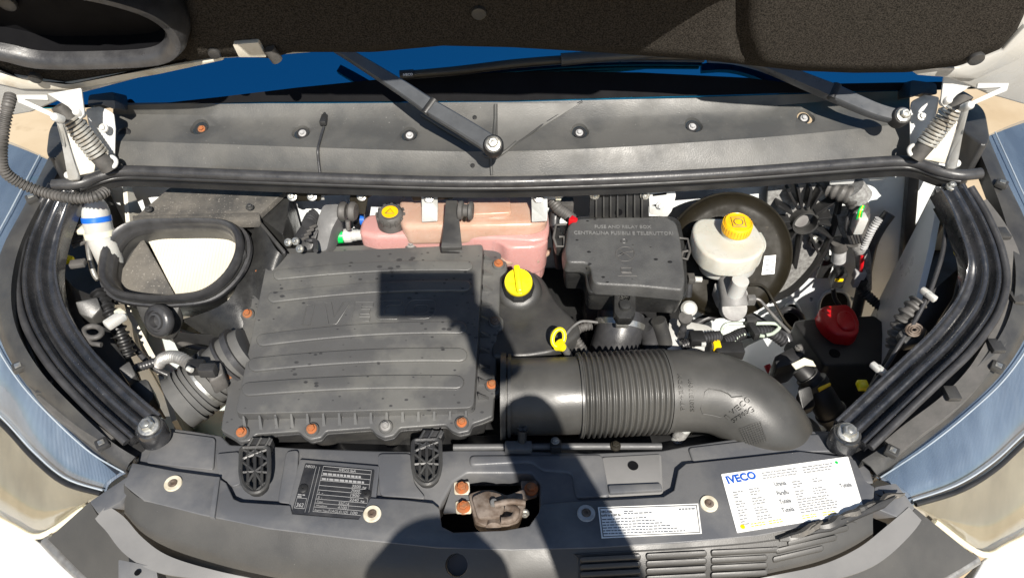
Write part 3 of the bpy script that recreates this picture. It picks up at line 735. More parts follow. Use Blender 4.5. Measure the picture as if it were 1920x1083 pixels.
def lamp(label, e0, e1, e2, e3, sg, clips):
    """housing frame between e0 and e1, fluted upper lens between e1 and e2, clear lower lens between e2 and e3"""
    t = thing('headlight', label, 'headlight', 'headlights')
    w = [P(*q) for q in e1]; a = [P(*q) for q in e0]
    n = 46
    loft('housing_frame', [[p+V((0, 0, -.03)) for p in a], [p+V((0, 0, .0)) for p in a], [p.lerp(q, .5)+V((0, 0, .006)) for p, q in zip(a, w)], [q+V((0, 0, .004)) for q in w], [q+V((0, 0, -.03)) for q in w]], 'plastic', t, n=n, thick=.003, sharp=50)
    b = [P(*q) for q in e2]; c = [P(*q) for q in e3]
    out = V((-sg, -.8, .4)).normalized()
    m1 = [p.lerp(q, .35)+V((0, 0, .014)) for p, q in zip(w, b)]; m2 = [p.lerp(q, .75)+V((0, 0, .016)) for p, q in zip(w, b)]
    mid = [p.lerp(q, .5)+out*.02 for p, q in zip(b, c)]
    loft('upper_lens', [w, m1, m2, b], 'lens', t, n=n, sub=14, thick=.003, sharp=60)
    loft('lower_lens', [b, mid, c], 'lens_smoke', t, n=n, sub=14, thick=.003, sharp=60)
    dn = V((0, .006, -.014))
    loft('fluted_reflector', [[p+dn*.6 for p in w], [p+dn for p in m1], [p+dn for p in m2], [p+dn for p in b]], 'reflector', t, n=n, sub=12, thick=.002, sharp=60)
    loft('lamp_bowl', [[p+dn*1.2 for p in b], [p+dn*3 for p in mid], [p+dn*1.2 for p in c]], 'lamp_bowl', t, n=n, sub=8, thick=.002, sharp=60)
    inner = [p.lerp(q, .12)+V((0, 0, .004)) for p, q in zip(w, b)]
    tube('lens_rib', inner, .0016, 'lens_edge', t, n=8, k=60)
    tube('lens_step', [p.lerp(q, .9)+V((0, 0, .006)) for p, q in zip(w, b)], .0018, 'lens_edge', t, n=8, k=60)
    tube('lens_seam', [p+V((0, 0, .002)) for p in b], .0045, 'plastic_dark', t, n=8, k=60)
    tube('lens_rim', c, .006, 'cream_plastic', t, n=8, k=60)
    for x, y, z in clips:
        q = P(x, y, z); boxat('clip_frame', q, .022, .022, .012, 'plastic', t, axes=(V((.8, .6*sg, 0)), V((-.6*sg, .8, 0)), Z), bev=.003)
        boxat('clip_hole', q+V((0, 0, .0035)), .011, .011, .008, 'zinc', t, axes=(V((.8, .6*sg, 0)), V((-.6*sg, .8, 0)), Z), bev=.001)
    return t
lamp('headlight with clear lower lens beside the washer bottle', 
     [(128, 292, 1.2), (80, 372, 1.185), (38, 455, 1.15), (20, 540, 1.12), (30, 620, 1.085), (75, 700, 1.05), (140, 770, 1.01), (205, 830, .97), (252, 860, .95)],
     [(96, 300, 1.19), (50, 392, 1.17), (10, 470, 1.14), (-8, 545, 1.1), (2, 625, 1.065), (42, 705, 1.03), (108, 778, .99), (178, 842, .955), (240, 882, .935)],
     [(-60, 250, 1.16), (-130, 360, 1.1), (-190, 480, 1.05), (-190, 600, 1.0), (-110, 700, .96), (0, 792, .93), (62, 858, .915), (120, 905, .905), (190, 926, .905)],
     [(-260, 250, 1.1), (-380, 400, .98), (-420, 560, .9), (-380, 720, .84), (-240, 850, .81), (-60, 940, .8), (20, 984, .8), (76, 1004, .8), (160, 950, .87)], 1, [(36, 688, 1.05), (192, 832, .975), (60, 372, 1.19)])
lamp('headlight with clear lower lens beside the torn panel corner',
     [(1828, 262, 1.2), (1858, 336, 1.185), (1888, 420, 1.15), (1906, 510, 1.12), (1894, 596, 1.085), (1850, 672, 1.05), (1778, 746, 1.01), (1700, 812, .97), (1618, 866, .95)],
     [(1846, 256, 1.19), (1884, 346, 1.17), (1922, 430, 1.14), (1940, 520, 1.1), (1928, 606, 1.065), (1882, 690, 1.03), (1806, 764, .99), (1722, 832, .955), (1640, 890, .935)],
     [(1990, 215, 1.16), (2060, 330, 1.1), (2110, 470, 1.05), (2110, 620, 1.0), (2030, 740, .96), (1930, 822, .93), (1866, 880, .915), (1800, 920, .905), (1716, 946, .905)],
     [(2190, 215, 1.1), (2320, 400, .98), (2360, 580, .9), (2310, 760, .84), (2160, 890, .81), (1980, 975, .8), (1894, 1020, .8), (1840, 1038, .8), (1752, 976, .87)], -1, [(1870, 688, 1.05), (1672, 846, .975), (1878, 345, 1.19)])

# ================================================================== front: cross-member and grille panel
CMZ, PNZ = .930, .945
cm = thing('radiator_crossmember', 'dark grey moulded cross-member between the two rail bolts', 'crossmember')
rear = [(262, 838), (300, 798), (360, 806), (415, 815), (432, 832), (500, 834), (560, 838), (700, 843), (800, 845), (860, 842), (940, 842), (1100, 848), (1240, 843), (1300, 832), (1420, 815), (1500, 806), (1570, 806), (1608, 822), (1622, 850)]
front = [(1640, 905), (1500, 905), (1290, 950), (1040, 960), (1012, 948), (1012, 905), (996, 886), (876, 886), (850, 902), (824, 948), (700, 975), (440, 985), (250, 900)]
CMP = CMZ
slab('beam', rear+front, CMZ, .05, 'panel_plastic', cm, bev=.005, seg=3)
slab('raised_pad', [(405, 850), (448, 846), (452, 905), (436, 912), (410, 890)], CMZ, .016, 'panel_plastic', cm, off=.008, r=6, bev=.006, seg=3)
slab('raised_pad', [(708, 850), (772, 850), (776, 905), (800, 934), (712, 928)], CMZ, .016, 'panel_plastic', cm, off=.007, r=10, bev=.006, seg=3)
slab('raised_pad', [(536, 845), (560, 842), (555, 946), (520, 940)], CMZ, .016, 'panel_plastic', cm, off=.008, r=8, bev=.006, seg=3)
slab('raised_pad', [(880, 852), (1130, 850), (1145, 930), (1080, 934), (1072, 886), (1016, 882), (996, 866), (880, 872)], CMZ, .02, 'panel_plastic', cm, off=.006, r=10, bev=.005, seg=3)
tr = slab('recess_tray', [(1128, 856), (1240, 850), (1244, 925), (1140, 930)], CMZ, .02, 'trim_plastic', cm, off=.004, r=6, bev=.004)
lathe('tray_hole', P(1187, 873, CMZ+.0045), Z, [(0, -.004), (.0085, -.004), (.0085, .0012), (.0095, .0015), (0, .0007)], 'ink_interior', cm, n=20)
slab('tray_lip', [(1140, 908), (1240, 904), (1243, 918), (1143, 924)], CMZ, .014, 'panel_plastic', cm, off=.011, r=4, bev=.004)
slab('raised_pad', [(1290, 838), (1490, 814), (1560, 812), (1570, 845), (1480, 848), (1300, 866)], CMZ, .016, 'panel_plastic', cm, off=.005, r=8, bev=.005, seg=3)
slab('raised_pad', [(300, 806), (404, 820), (400, 880), (272, 866)], CMZ, .016, 'panel_plastic', cm, off=.006, r=8, bev=.006, seg=3)

fp = thing('grille_panel', 'wide dark plastic panel over the grille with round clips and labels', 'front panel')
opening = rp([(846, 896), (868, 884), (1000, 884), (1012, 900), (1010, 960), (990, 984), (945, 992), (850, 996), (826, 984), (824, 958)], 14)
prear = [(248, 866), (330, 882), (405, 892), (424, 904), (438, 934), (452, 940), (544, 946), (548, 962), (672, 972), (694, 932), (760, 936), (812, 942), (824, 952), (828, 986), (850, 997), (945, 993), (992, 985), (1010, 960), (1014, 944), (1040, 942), (1100, 938), (1180, 934), (1244, 930), (1264, 918), (1272, 880), (1286, 868), (1400, 856), (1500, 845), (1590, 856), (1604, 862), (1622, 900), (1640, 912)]
crease = [(1638, 946), (1560, 978), (1420, 1004), (1280, 1016), (1120, 1026), (960, 1031), (820, 1026), (660, 1010), (500, 990), (380, 965), (270, 938), (232, 908)]
slab('top_plate', prear+crease, PNZ, .006, 'panel_plastic', fp, bev=.0022, seg=3)
cr2 = [(x, y) for x, y in crease][::-1]
FR0 = [P(x, y-1, PNZ-.001) for x, y in cr2]
FR1 = [P(x, y+62+(abs(x-960)/700)**2*6, .905) for x, y in cr2]
FR2 = [P(CX+(x-CX)*1.03, y+170, .80) for x, y in cr2]
face = loft('front_face', [FR0, FR1, FR2], 'front_plastic', fp, n=60, sub=9, thick=.005, sharp=60)
cut(face, [cyl(P(857, 1058, .914), V((0, -.5, 1)), .0185, .04, 28)])
c = P(857, 1058, .914); fn = V((0, -.45, 1)).normalized()
lathe('drain_cup', c-fn*.03, fn, [(0, -.002), (.0185, -.002), (.0188, .024), (.0176, .026), (.0172, 0), (0, 0)], 'trim_plastic', fp, n=28)
# curved ledges at the two ends
def ledge(e, z0, z1, m, name, ww, dz):
    path = catmull([P(x, y, z) for x, y, z in e], 30); rows = [[], []]
    for i, p in enumerate(path):
        t = (path[min(i+1, 29)]-path[max(i-1, 0)]).normalized(); s = t.cross(Z).normalized(); wv = ww*(math.sin(math.pi*min(1, .25+i/29*.9))*.8+.2)
        rows[0].append(p); rows[1].append(p+s*wv+V((0, 0, dz)))
    loft(name, rows, m, fp, n=30, sub=4, thick=.006)
ledge([(200, 946, .925), (232, 968, .922), (268, 1008, .918), (318, 1042, .915), (410, 1070, .905), (520, 1092, .895)], 0, 0, 'trim_plastic', 'curved_ledge', .035, -.004)
ledge([(1704, 950, .925), (1664, 984, .922), (1610, 1026, .918), (1540, 1058, .912), (1450, 1078, .905), (1380, 1092, .898)], 0, 0, 'trim_plastic', 'curved_ledge', -.035, -.004)
for q, z in (([(168, 940, .915), (246, 888, .94), (262, 900, .94), (226, 940, .935), (184, 962, .92)], 0), ([(1640, 912, .94), (1680, 905, .94), (1716, 952, .92), (1690, 972, .92), (1636, 950, .935)], 0)):
    slab('end_cap', q, 0, .03, 'panel_plastic', fp, r=4, bev=.003)
# dark side fillers towards the bumper
loft('side_filler', [[P(*q) for q in ((168, 940, .905), (190, 975, .9), (230, 1020, .89), (300, 1062, .885), (420, 1095, .88))], [P(*q) for q in ((90, 1010, .84), (120, 1040, .835), (160, 1080, .83), (220, 1130, .82), (330, 1180, .81))]], 'front_plastic', fp, n=24, sub=6, thick=.005)
loft('side_filler', [[P(*q) for q in ((1716, 952, .905), (1690, 985, .9), (1640, 1030, .89), (1560, 1072, .885), (1440, 1100, .88))], [P(*q) for q in ((1832, 1046, .84), (1800, 1066, .835), (1750, 1094, .83), (1680, 1140, .82), (1560, 1190, .81))]], 'front_plastic', fp, n=24, sub=6, thick=.005)
slab('bracket_tab', [(222, 1048, .905), (292, 1062, .9), (300, 1110, .885), (222, 1110, .885)], 0, .01, 'panel_plastic', fp, off=.012, r=3)
lathe('tab_hole', P(258, 1073, .913), Z, [(0, 0), (.005, 0), (.005, .0016), (0, .0016)], 'ink_interior', fp, n=14)
slab('edge_rib', [(404, 893), (412, 893), (402, 970), (392, 968)], PNZ, .012, 'panel_plastic', fp, off=.006, r=2, bev=.003)
# round clips
for x, y, m, tilt in ((325, 906, 'washer', 0), (698, 963, 'washer', 0), (1099, 962, 'washer_grey', 0), (1329, 944, 'washer', 0)):
    c = P(x, y, PNZ); lathe('clip_washer', c, Z, [(0, -.003), (.0155, -.003), (.0155, .002), (.0145, .0032), (.0085, .0032), (.008, .0018), (0, .0018)], m, fp, n=30)
    bolt(c+V((0, 0, .002)), Z, .0075, 'latch_metal', fp, 'clip_screw', 'screw')
# louvres in the front face
FCP = Plane(P(700, 1014, PNZ), P(1300, 1014, PNZ), P(1000, 1090, .905))
def facez(x, y):
    for (a, b), (c, d) in zip(cr2, cr2[1:]):
        if a <= x <= c: yc = b+(d-b)*(x-a)/(c-a); break
    else: yc = 960
    return PNZ-.001-.039*(y-yc)/62
def louvre(x0, y0, x1, y1, h):
    pts = rp([(x0, y0-h), (x1, y1-h), (x1, y1+h), (x0, y0+h)], 5)
    slab('louvre', [(x, y, facez(x, y)) for x, y in pts], 0, .008, 'front_plastic', fp, off=.0075, bev=.0018, seg=2, sharp=50)
for r, y in enumerate((1048, 1062, 1076, 1090, 1104)):
    for x0, x1 in ((1088, 1202), (1212, 1326), (1334, 1440 if r else 1462)):
        louvre(x0, y-(x0-1088)*.052, x1, y-(x1-1088)*.052, 4.6)
for q in ((1478, 1018, 1592, 988), (1456, 1032, 1570, 1006), (1450, 1048, 1545, 1026)): louvre(*q, 4.6)
fr = [P(x, y, facez(x, y)+.0015) for x, y in ((1084, 1110), (1084, 1046), (1096, 1038), (1300, 1026), (1460, 1010), (1590, 978), (1602, 988), (1570, 1020), (1520, 1048), (1440, 1066))]
tube('louvre_border', fr, .0014, 'front_plastic', fp, n=6, k=50)
# torn corner: curled strips of plastic
random.seed(3)
for k in range(9):
    x0 = 1464+k*22; y0 = 1012-k*8.2; pts = []
    for i in range(5): pts.append(P(x0+i*14+random.uniform(-5, 5), y0-i*5+random.uniform(-6, 5), PNZ+.002+random.uniform(0, .008)))
    tube('torn_sliver', pts, [.0025, .006, .007, .005, .001], 'dusty_plastic' if k % 3 else 'front_plastic', fp, n=5, k=10, sharp=20)
slab('torn_flap', [(1520, 1000, .95), (1560, 978, .955), (1610, 962, .958), (1650, 940, .96), (1684, 928, .962), (1660, 950, .956), (1600, 975, .95), (1560, 994, .947)], 0, .004, 'plastic_dark', fp, bev=.001)
for pts in ([(1642, 925), (1652, 930), (1660, 926)], [(1650, 940), (1658, 928), (1656, 920)]): T('crack', [(x, y, PNZ+.002) for x, y in pts], 0, .0012, 'ink_interior', fp, n=5, k=6)

# ---------------- labels and plate on the panel
def dashes(name, pl, rows, m, parent, off=.0006):
    """unreadable small print as tiny flat bars; rows: (x0, y0, x1, y1, height px)"""
    bm = bmesh.new()
    for x0, y0, x1, y1, h in rows:
        L = x1-x0; x = 0
        while x < L-3:
            w_ = random.uniform(3, 9); u0 = x/L; u1 = min(1, (x+w_)/L)
            q = [(x0+L*u0, y0+(y1-y0)*u0-h), (x0+L*u1, y0+(y1-y0)*u1-h), (x0+L*u1, y0+(y1-y0)*u1), (x0+L*u0, y0+(y1-y0)*u0)]
            bm.faces.new([bm.verts.new(P(a, b, pl, off)) for a, b in q]); x += w_+1.6
    o = obj(name, bm, m, parent); o['kind'] = 'stuff'; return o
LZ = PNZ+.0015
sl = thing('service_label', 'large white sticker with blue lettering on the front panel', 'sticker')
slab('sheet', [(1352, 888), (1590, 855), (1622, 960), (1382, 998)], LZ, .001, 'paper', sl, r=2, bev=0)
def lb(u, v): # label coordinates 0..1
    a = V((1352, 888)).lerp(V((1590, 855)), u); b = V((1382, 998)).lerp(V((1622, 960)), u); q = a.lerp(b, v); return q.x, q.y
ptext('IVECO', *lb(.035, .175), *lb(.265, .15), LZ, 13, 'print_blue', sl, bold=.035)
for s, u0, u1, v in (('Urania', .385, .475, .33), ('Paraflu', .385, .475, .49), ('Tutela', .385, .475, .635), ('Tutela', .385, .48, .785), ('Tutela', .875, .965, .52)):
    ptext(s, *lb(u0, v), *lb(u1, v), LZ, 7.5, 'print_grey', sl, bold=.012)
rw = []
for u0, u1, v0, n in ((.31, .6, .09, 3), (.63, .88, .09, 3), (.05, .13, .34, 3), (.18, .27, .33, 3), (.05, .13, .5, 3), (.18, .3, .49, 3), (.05, .14, .65, 3), (.18, .3, .65, 3), (.05, .14, .8, 3), (.18, .3, .8, 2), (.52, .62, .31, 3), (.68, .76, .31, 2), (.52, .62, .48, 3), (.66, .78, .47, 3), (.52, .8, .62, 3), (.52, .84, .75, 3)):
    for i in range(n): rw.append((*lb(u0, v0+i*.045), *lb(u1-random.uniform(0, .05), v0+i*.045), 2))
dashes('small_print', LZ, rw, 'print_pale', sl)
c = P(*lb(.055, .915), LZ, .0006); lathe('yellow_mark', c, Z, [(0, 0), (.0045, 0), (0, .0003)], 'yellow', sl, n=6)
c = P(*lb(.9, .075), LZ, .0006); lathe('green_mark', c, Z, [(0, 0), (.0032, 0), (0, .0003)], 'green', sl, n=6)
dashes('yellow_print', LZ, [(*lb(a, b), *lb(a+.11, b), 1.6) for a in (.12, .26, .52, .68) for b in (.9, .94)], 'yellow', sl)

rl = thing('refrigerant_label', 'small white sticker with black border and fine print beside the latch opening', 'sticker')
slab('backing_sheet', [(1121, 950), (1309, 943), (1316, 999), (1128, 1008)], LZ, .001, 'paper', rl, bev=0)
slab('border', [(1124, 951.5), (1306.5, 945.5), (1313, 997.5), (1130.5, 1005.5)], LZ+.0004, .001, 'ink_black', rl, bev=0)
slab('sheet', [(1125.5, 953), (1305, 947), (1311.5, 996), (1132, 1004)], LZ+.0008, .001, 'paper', rl, bev=0)
RZ = LZ+.0009
ptext('HFC-134a', 1128, 961, 1148, 960.2, RZ, 4, 'ink_black', rl, bold=.02)
ptext('0,475 kg (1.047 lb)', 1128, 967.5, 1164, 966, RZ, 3.6, 'ink_black', rl, bold=.02)
rw = [(1170, 959, 1192, 958, 2), (1170, 963, 1222, 961, 2), (1273, 955, 1303, 954, 2.4)]
for i in range(6): rw.append((1129+i*.5, 974+i*5.3, 1215+i*14, 970+i*5.0, 1.8))
dashes('small_print', RZ, rw, 'print_grey', rl)

pl = thing('identification_plate', 'black riveted identification plate with stamped figures on the cross-member', 'plate')
PZ = CMZ+.012
slab('plate', [(572, 868), (702, 880), (690, 974), (546, 962)], PZ, .004, 'plate_black', pl, r=2, bev=.0006)
slab('plate_seat', [(562, 860), (712, 873), (700, 976), (536, 964)], PZ-.003, .014, 'panel_plastic', pl, r=4, bev=.003)
def pb(u, v):
    a = V((572, 868)).lerp(V((702, 880)), u); b = V((546, 962)).lerp(V((690, 974)), u); q = a.lerp(b, v); return q.x, q.y
def line(u0, v0, u1, v1, wd=.0004): tube('printed_line', [P(*pb(u0, v0), PZ, .0002), P(*pb(u1, v1), PZ, .0002)], wd, 'plate_white', pl, n=4)
for v in (.1, .2, .3, .4, .49, .58, .67, .75, .83, .92): line(.27, v, .96, v)
for u in (.27, .96): line(u, .02, u, .92)
line(.27, .02, .96, .02); line(.17, .04, .17, .95); line(.22, .04, .22, .95); line(.72, .75, .72, .92); line(.02, .68, .15, .68); line(.02, .88, .15, .88); line(.02, .68, .02, .88); line(.15, .68, .15, .88)
for s, u0, v0, u1, h, m in (('IVECO SpA', .5, .085, .74, 4.2, 'plate_white'), ('IVECO', .02, .075, .15, 4.4, 'plate_white'), ('3500', .72, .385, .84, 5, 'plate_white'), ('7000', .72, .475, .84, 5, 'plate_white'), ('1900', .72, .565, .84, 5, 'plate_white'), ('2240', .72, .655, .84, 5, 'plate_white'), ('kg', .87, .385, .92, 3.6, 'plate_white'), ('kg', .87, .655, .92, 3.6, 'plate_white'), ('1 -', .29, .565, .35, 3.6, 'plate_white'), ('2 -', .29, .655, .35, 3.6, 'plate_white'), ('35C14', .58, .745, .72, 5, 'plate_white'), ('4100', .58, .825, .7, 5, 'plate_white'), ('Type', .29, .735, .37, 3, 'plate_white'), ('Wheelbase', .29, .815, .44, 3, 'plate_white'), ('Engine Type', .29, .905, .46, 3, 'plate_white'), ('F1AGL411D', .47, .91, .71, 5, 'plate_white'), ('100', .76, .91, .85, 5, 'plate_white'), ('362', .035, .855, .13, 7, 'plate_white')):
    ptext(s, *pb(u0, v0), *pb(u1, v0), PZ, h, m, pl, off=.0003, bold=.01)
dashes('stamped_figures', PZ, [(*pb(.29, .19), *pb(.86, .19), 4), (*pb(.29, .29), *pb(.88, .29), 4), (*pb(.02, .63), *pb(.14, .63), 2.5), (*pb(.02, .67), *pb(.1, .67), 2.5)], 'plate_white', pl)
for u, v in ((.07, .5), (.93, .5)):
    c = P(*pb(u, v), PZ); lathe('rivet', c, Z, [(0, 0), (.0085, 0), (.0085, .0025), (.006, .004), (.002, .004), (.0015, .002), (0, .002)], 'plastic_dark', pl, n=20)

# ---------------- bonnet latch in the opening
la = thing('bonnet_latch', 'dirty metal bonnet latch inside the dark panel opening', 'latch')
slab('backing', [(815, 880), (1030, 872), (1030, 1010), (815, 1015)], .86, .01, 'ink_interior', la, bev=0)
slab('mount_plate', [(850, 902), (880, 900), (884, 958), (830, 962)], .922, .004, 'panel_plastic', la, r=4)
slab('mount_plate', [(976, 900), (1008, 900), (1008, 930), (980, 938)], .922, .004, 'latch_metal', la, r=4)
slab('latch_body', [(878, 925), (900, 918), (925, 917), (950, 928), (984, 915), (986, 940), (972, 975), (955, 985), (905, 984), (890, 975)], .935, .03, 'latch_metal', la, r=6, bev=.004, seg=3)
slab('latch_cover', [(884, 930), (912, 918), (940, 924), (950, 940), (940, 968), (896, 972)], .945, .01, 'latch_metal', la, r=8, bev=.003)
tube('catch_bar', [P(928, 945, .953), P(955, 940, .957), P(985, 942, .955)], .006, 'latch_metal', la, n=8, k=8)
tube('hook', [P(950, 950, .95), P(968, 956, .955), P(962, 972, .95), P(940, 976, .948)], .007, 'latch_metal', la, n=8, k=12)
lathe('pivot', P(926, 943, .95), Z, [(0, 0), (.007, 0), (.006, .006), (0, .007)], 'steel', la, n=14)
lathe('spring_drum', P(926, 980, .925), V((0, -1, .3)), [(0, -.01), (.014, -.01), (.014, .012), (.01, .014), (0, .014)], 'latch_metal', la, n=18)
for x, y in ((866, 914), (869, 950)): bolt(P(x, y, .925), Z, .0125, 'rust', la); slab('washer_plate', [(x-15, y-11), (x+14, y-12), (x+15, y+12), (x-14, y+12)], .9255, .002, 'washer', la, r=4, bev=.0005)
bolt(P(996, 916, .925), Z, .0125, 'rust', la)
bolt(P(984, 962, .92), V((0, -1, .5)), .008, 'zinc', la)

# ================================================================== air filter housing
af = thing('air_filter_housing', 'large grey ribbed air filter housing with rusty bolts and raised lettering', 'air filter')
AF = Plane(P(700, 470, 1.065), P(500, 775, .99), P(900, 768, .99))
q0 = [(503, 482), (700, 472), (908, 463), (900, 620), (893, 768), (660, 774), (438, 780), (470, 630)]
topq = [(503, 477), (700, 467), (903, 458), (905, 462), (897, 620), (888, 758), (880, 764), (660, 770), (452, 775), (442, 770), (472, 630)]
FL = .023
fl = [(486, 480), (500, 466), (740, 456), (752, 446), (790, 444), (800, 453), (870, 449), (880, 442), (908, 444), (922, 452), (936, 462), (940, 476), (938, 486), (950, 490), (950, 508), (938, 518), (936, 590), (944, 598), (944, 614), (932, 624), (930, 712), (938, 720), (938, 734), (926, 744), (924, 780), (905, 788), (886, 794), (880, 808), (860, 812), (846, 806), (836, 796), (750, 802), (738, 816), (720, 820), (704, 812), (696, 802), (612, 808), (602, 820), (582, 824), (568, 816), (560, 808), (480, 814), (468, 826), (450, 828), (436, 818), (414, 806), (416, 786), (426, 740), (420, 712), (436, 694), (448, 640), (456, 604), (450, 590), (470, 574), (474, 530), (474, 510)]
AFL = Plane(AF.p-AF.n*FL, AF.p-AF.n*FL+V((1, 0, 0)), AF.p-AF.n*FL+AF.n.cross(V((1, 0, 0))))
def inset(pts, k): 
    c = V((sum(p[0] for p in pts)/len(pts), sum(p[1] for p in pts)/len(pts))); return [tuple(c+(V(p)-c)*k) for p in pts]
sec = [(q, o) for q, o in ((1.0, 0),)]
t0 = outline(rp(topq, 6), AF); b0 = outline(rp(inset(topq, 1.014), 6), AF, 0, -FL-.002)
bm = prism(t0, b0); bmesh.ops.recalc_face_normals(bm, faces=bm.faces[:]); bevel_sharp(bm, .0045, 4, 25)
cover = obj('cover', bm, 'cover_plastic', af, 50)
slab('flange', fl, AFL, .012, 'cover_plastic', af, r=4, bev=.003, seg=3)
slab('flange_lip', inset(fl, 1.006), AFL, .008, 'plastic', af, r=4, bev=.002, lift=-.013)
slab('lower_case', inset(fl, .965), AFL, .13, 'plastic', af, r=8, bev=.006, lift=-.012, taper=.93)
# pressed ribs on the lid, each slightly bowed
ribs = [(522, 876, 514, 497, 9.5), (512, 872, 556, 534.5, 10), (492, 862, 636, 613, 11.5), (478, 862, 682, 664, 13), (466, 856, 728, 715, 13)]
for x0, x1, y0, y1, hw in ribs:
    N = 12; up, lo = [], []
    for i in range(N+1):
        u = i/N; x = x0+(x1-x0)*u; yc = y0+(y1-y0)*(1-(1-u)**1.6)-3*math.sin(math.pi*u)
        up.append((x, yc-hw)); lo.append((x, yc+hw))
    e1 = [(x1+hw*1.1*math.sin(a), (up[-1][1]+lo[-1][1])/2-hw*math.cos(a)) for a in (.5, 1.05, 1.57, 2.1, 2.6)]
    e0 = [(x0-hw*1.1*math.sin(a), (up[0][1]+lo[0][1])/2+hw*math.cos(a)) for a in (.5, 1.05, 1.57, 2.1, 2.6)]
    slab('rib', up+e1+lo[::-1]+e0, AF, .008, 'cover_plastic', af, off=.0055, bev=.004, seg=4, sharp=60)
# raised outline lettering
def letter(pts, x0, x1, y0, y1, sl, rr=0):
    q = [(x0+(x1-x0)*u-sl*(v-.5), y0+(y1-y0)*v) for u, v in pts]
    q = rp(q, rr) if rr else q
    w = [P(x, y, AF, .0004) for x, y in q]; tube('lettering', w+[w[0]], .00125, 'cover_plastic', af, n=6)
SL = 9
letter([(.2, 0), (.8, 0), (.8, 1), (.2, 1)], 566, 590, 572, 609, SL)
letter([(0, 0), (.26, 0), (.5, .68), (.74, 0), (1, 0), (.66, 1), (.34, 1)], 604, 652, 567, 607, SL)
letter([(0, 0), (1, 0), (1, .24), (.42, .24), (.42, .38), (.9, .38), (.9, .62), (.42, .62), (.42, .76), (1, .76), (1, 1), (0, 1)], 662, 697, 566, 602, SL)
letter([(0, .15), (.15, 0), (1, 0), (1, .26), (.36, .26), (.3, .4), (.3, .6), (.36, .74), (1, .74), (1, 1), (.15, 1), (0, .85)], 708, 750, 563, 598, SL, 4)
letter([(0, 0), (1, 0), (1, 1), (0, 1)], 760, 816, 562, 597, SL, 15); letter([(0, 0), (1, 0), (1, 1), (0, 1)], 776, 802, 571, 588, SL*.5, 7)
# bolts
fb = [(455, 812, 'rust'), (586, 806, 'rust'), (724, 801, 'alu'), (866, 794, 'rust'), (922, 723, 'rust'), (928, 604, 'latch_metal'), (935, 497, 'rust'), (893, 457, 'rust'), (771, 462, 'alu'), (431, 705, 'rust'), (466, 591, 'rust'), (487, 513, 'rust')]
for x, y, m in fb:
    c = P(x, y, AFL, .0); lathe('bolt_boss', c, AF.n, [(0, -.02), (.0135, -.02), (.013, .005), (.0118, .0065), (0, .0065)], 'cover_plastic', af, n=22)
    bolt(c+AF.n*.007, AF.n, .0098, m, af)
# stiffening gussets round the lid
def gus(x, y, dx, dy, s=.018):
    c = P(x, y, AFL, 0); d = (P(x+dx, y+dy, AFL)-c).normalized(); n = AF.n; a = d.cross(n)
    M = Matrix(((a.x, d.x, n.x, c.x), (a.y, d.y, n.y, c.y), (a.z, d.z, n.z, c.z), (0, 0, 0, 1))) @ Matrix.Diagonal((.006, .02, .019, 1))
    link('gusset', shared('gusset', 'cover_plastic'), af, M)
for i in range(15): gus(460+i*29.5, 806-i*1.5, 1, -10)
for i in range(10): gus(926-i*1.0, 486+i*29, -10, -.3)
# lattice feet
def foot(cx0, cy0, sc):
    z = CMZ+.03
    o = [(-26, -38), (26, -40), (27, 10), (22, 34), (8, 46), (-8, 46), (-22, 34), (-27, 10)]
    o = [(cx0+x*sc, cy0+y*sc) for x, y in o]; f = slab('foot', o, z-.016, .02, 'plastic_dark', af, r=6, bev=.002)
    top = [P(x, y, z) for x, y in rp(o, 8)]; tube('foot_rim', top+[top[0]], .004, 'plastic', f, n=6)
    L = lambda a, b: tube('foot_rib', [P(cx0+a[0]*sc, cy0+a[1]*sc, z-.001), P(cx0+b[0]*sc, cy0+b[1]*sc, z-.001)], .0027, 'plastic', f, n=5)
    for a, b in (((0, 6), (-26, -14)), ((0, 6), (26, -14)), ((0, 6), (0, -38)), ((0, 6), (-18, 34)), ((0, 6), (18, 34)), ((0, 6), (0, 44)), ((-13, -36), (-13, 38)), ((13, -36), (13, 38)), ((-26, -14), (0, -34)), ((26, -14), (0, -34)), ((-26, -36), (26, -16)), ((26, -36), (-26, -16)), ((-24, 24), (0, 44)), ((24, 24), (0, 44)), ((-26, 8), (0, 6)), ((26, 8), (0, 6))): L(a, b)
    slab('foot_neck', [(cx0-22*sc, cy0-34*sc, z-.004), (cx0+25*sc, cy0-36*sc, z-.004), (cx0+34*sc, cy0-56*sc, z+.004), (cx0-6*sc, cy0-58*sc, z+.004)], 0, .02, 'plastic_dark', af, r=3, bev=.003)
    for u in (-16, 0, 16): tube('foot_rib', [P(cx0+u*sc, cy0-36*sc, z), P(cx0+(u+12)*sc, cy0-57*sc, z+.006)], .0024, 'plastic', f, n=5)
foot(478, 877, 1.0); foot(800, 862, .98)

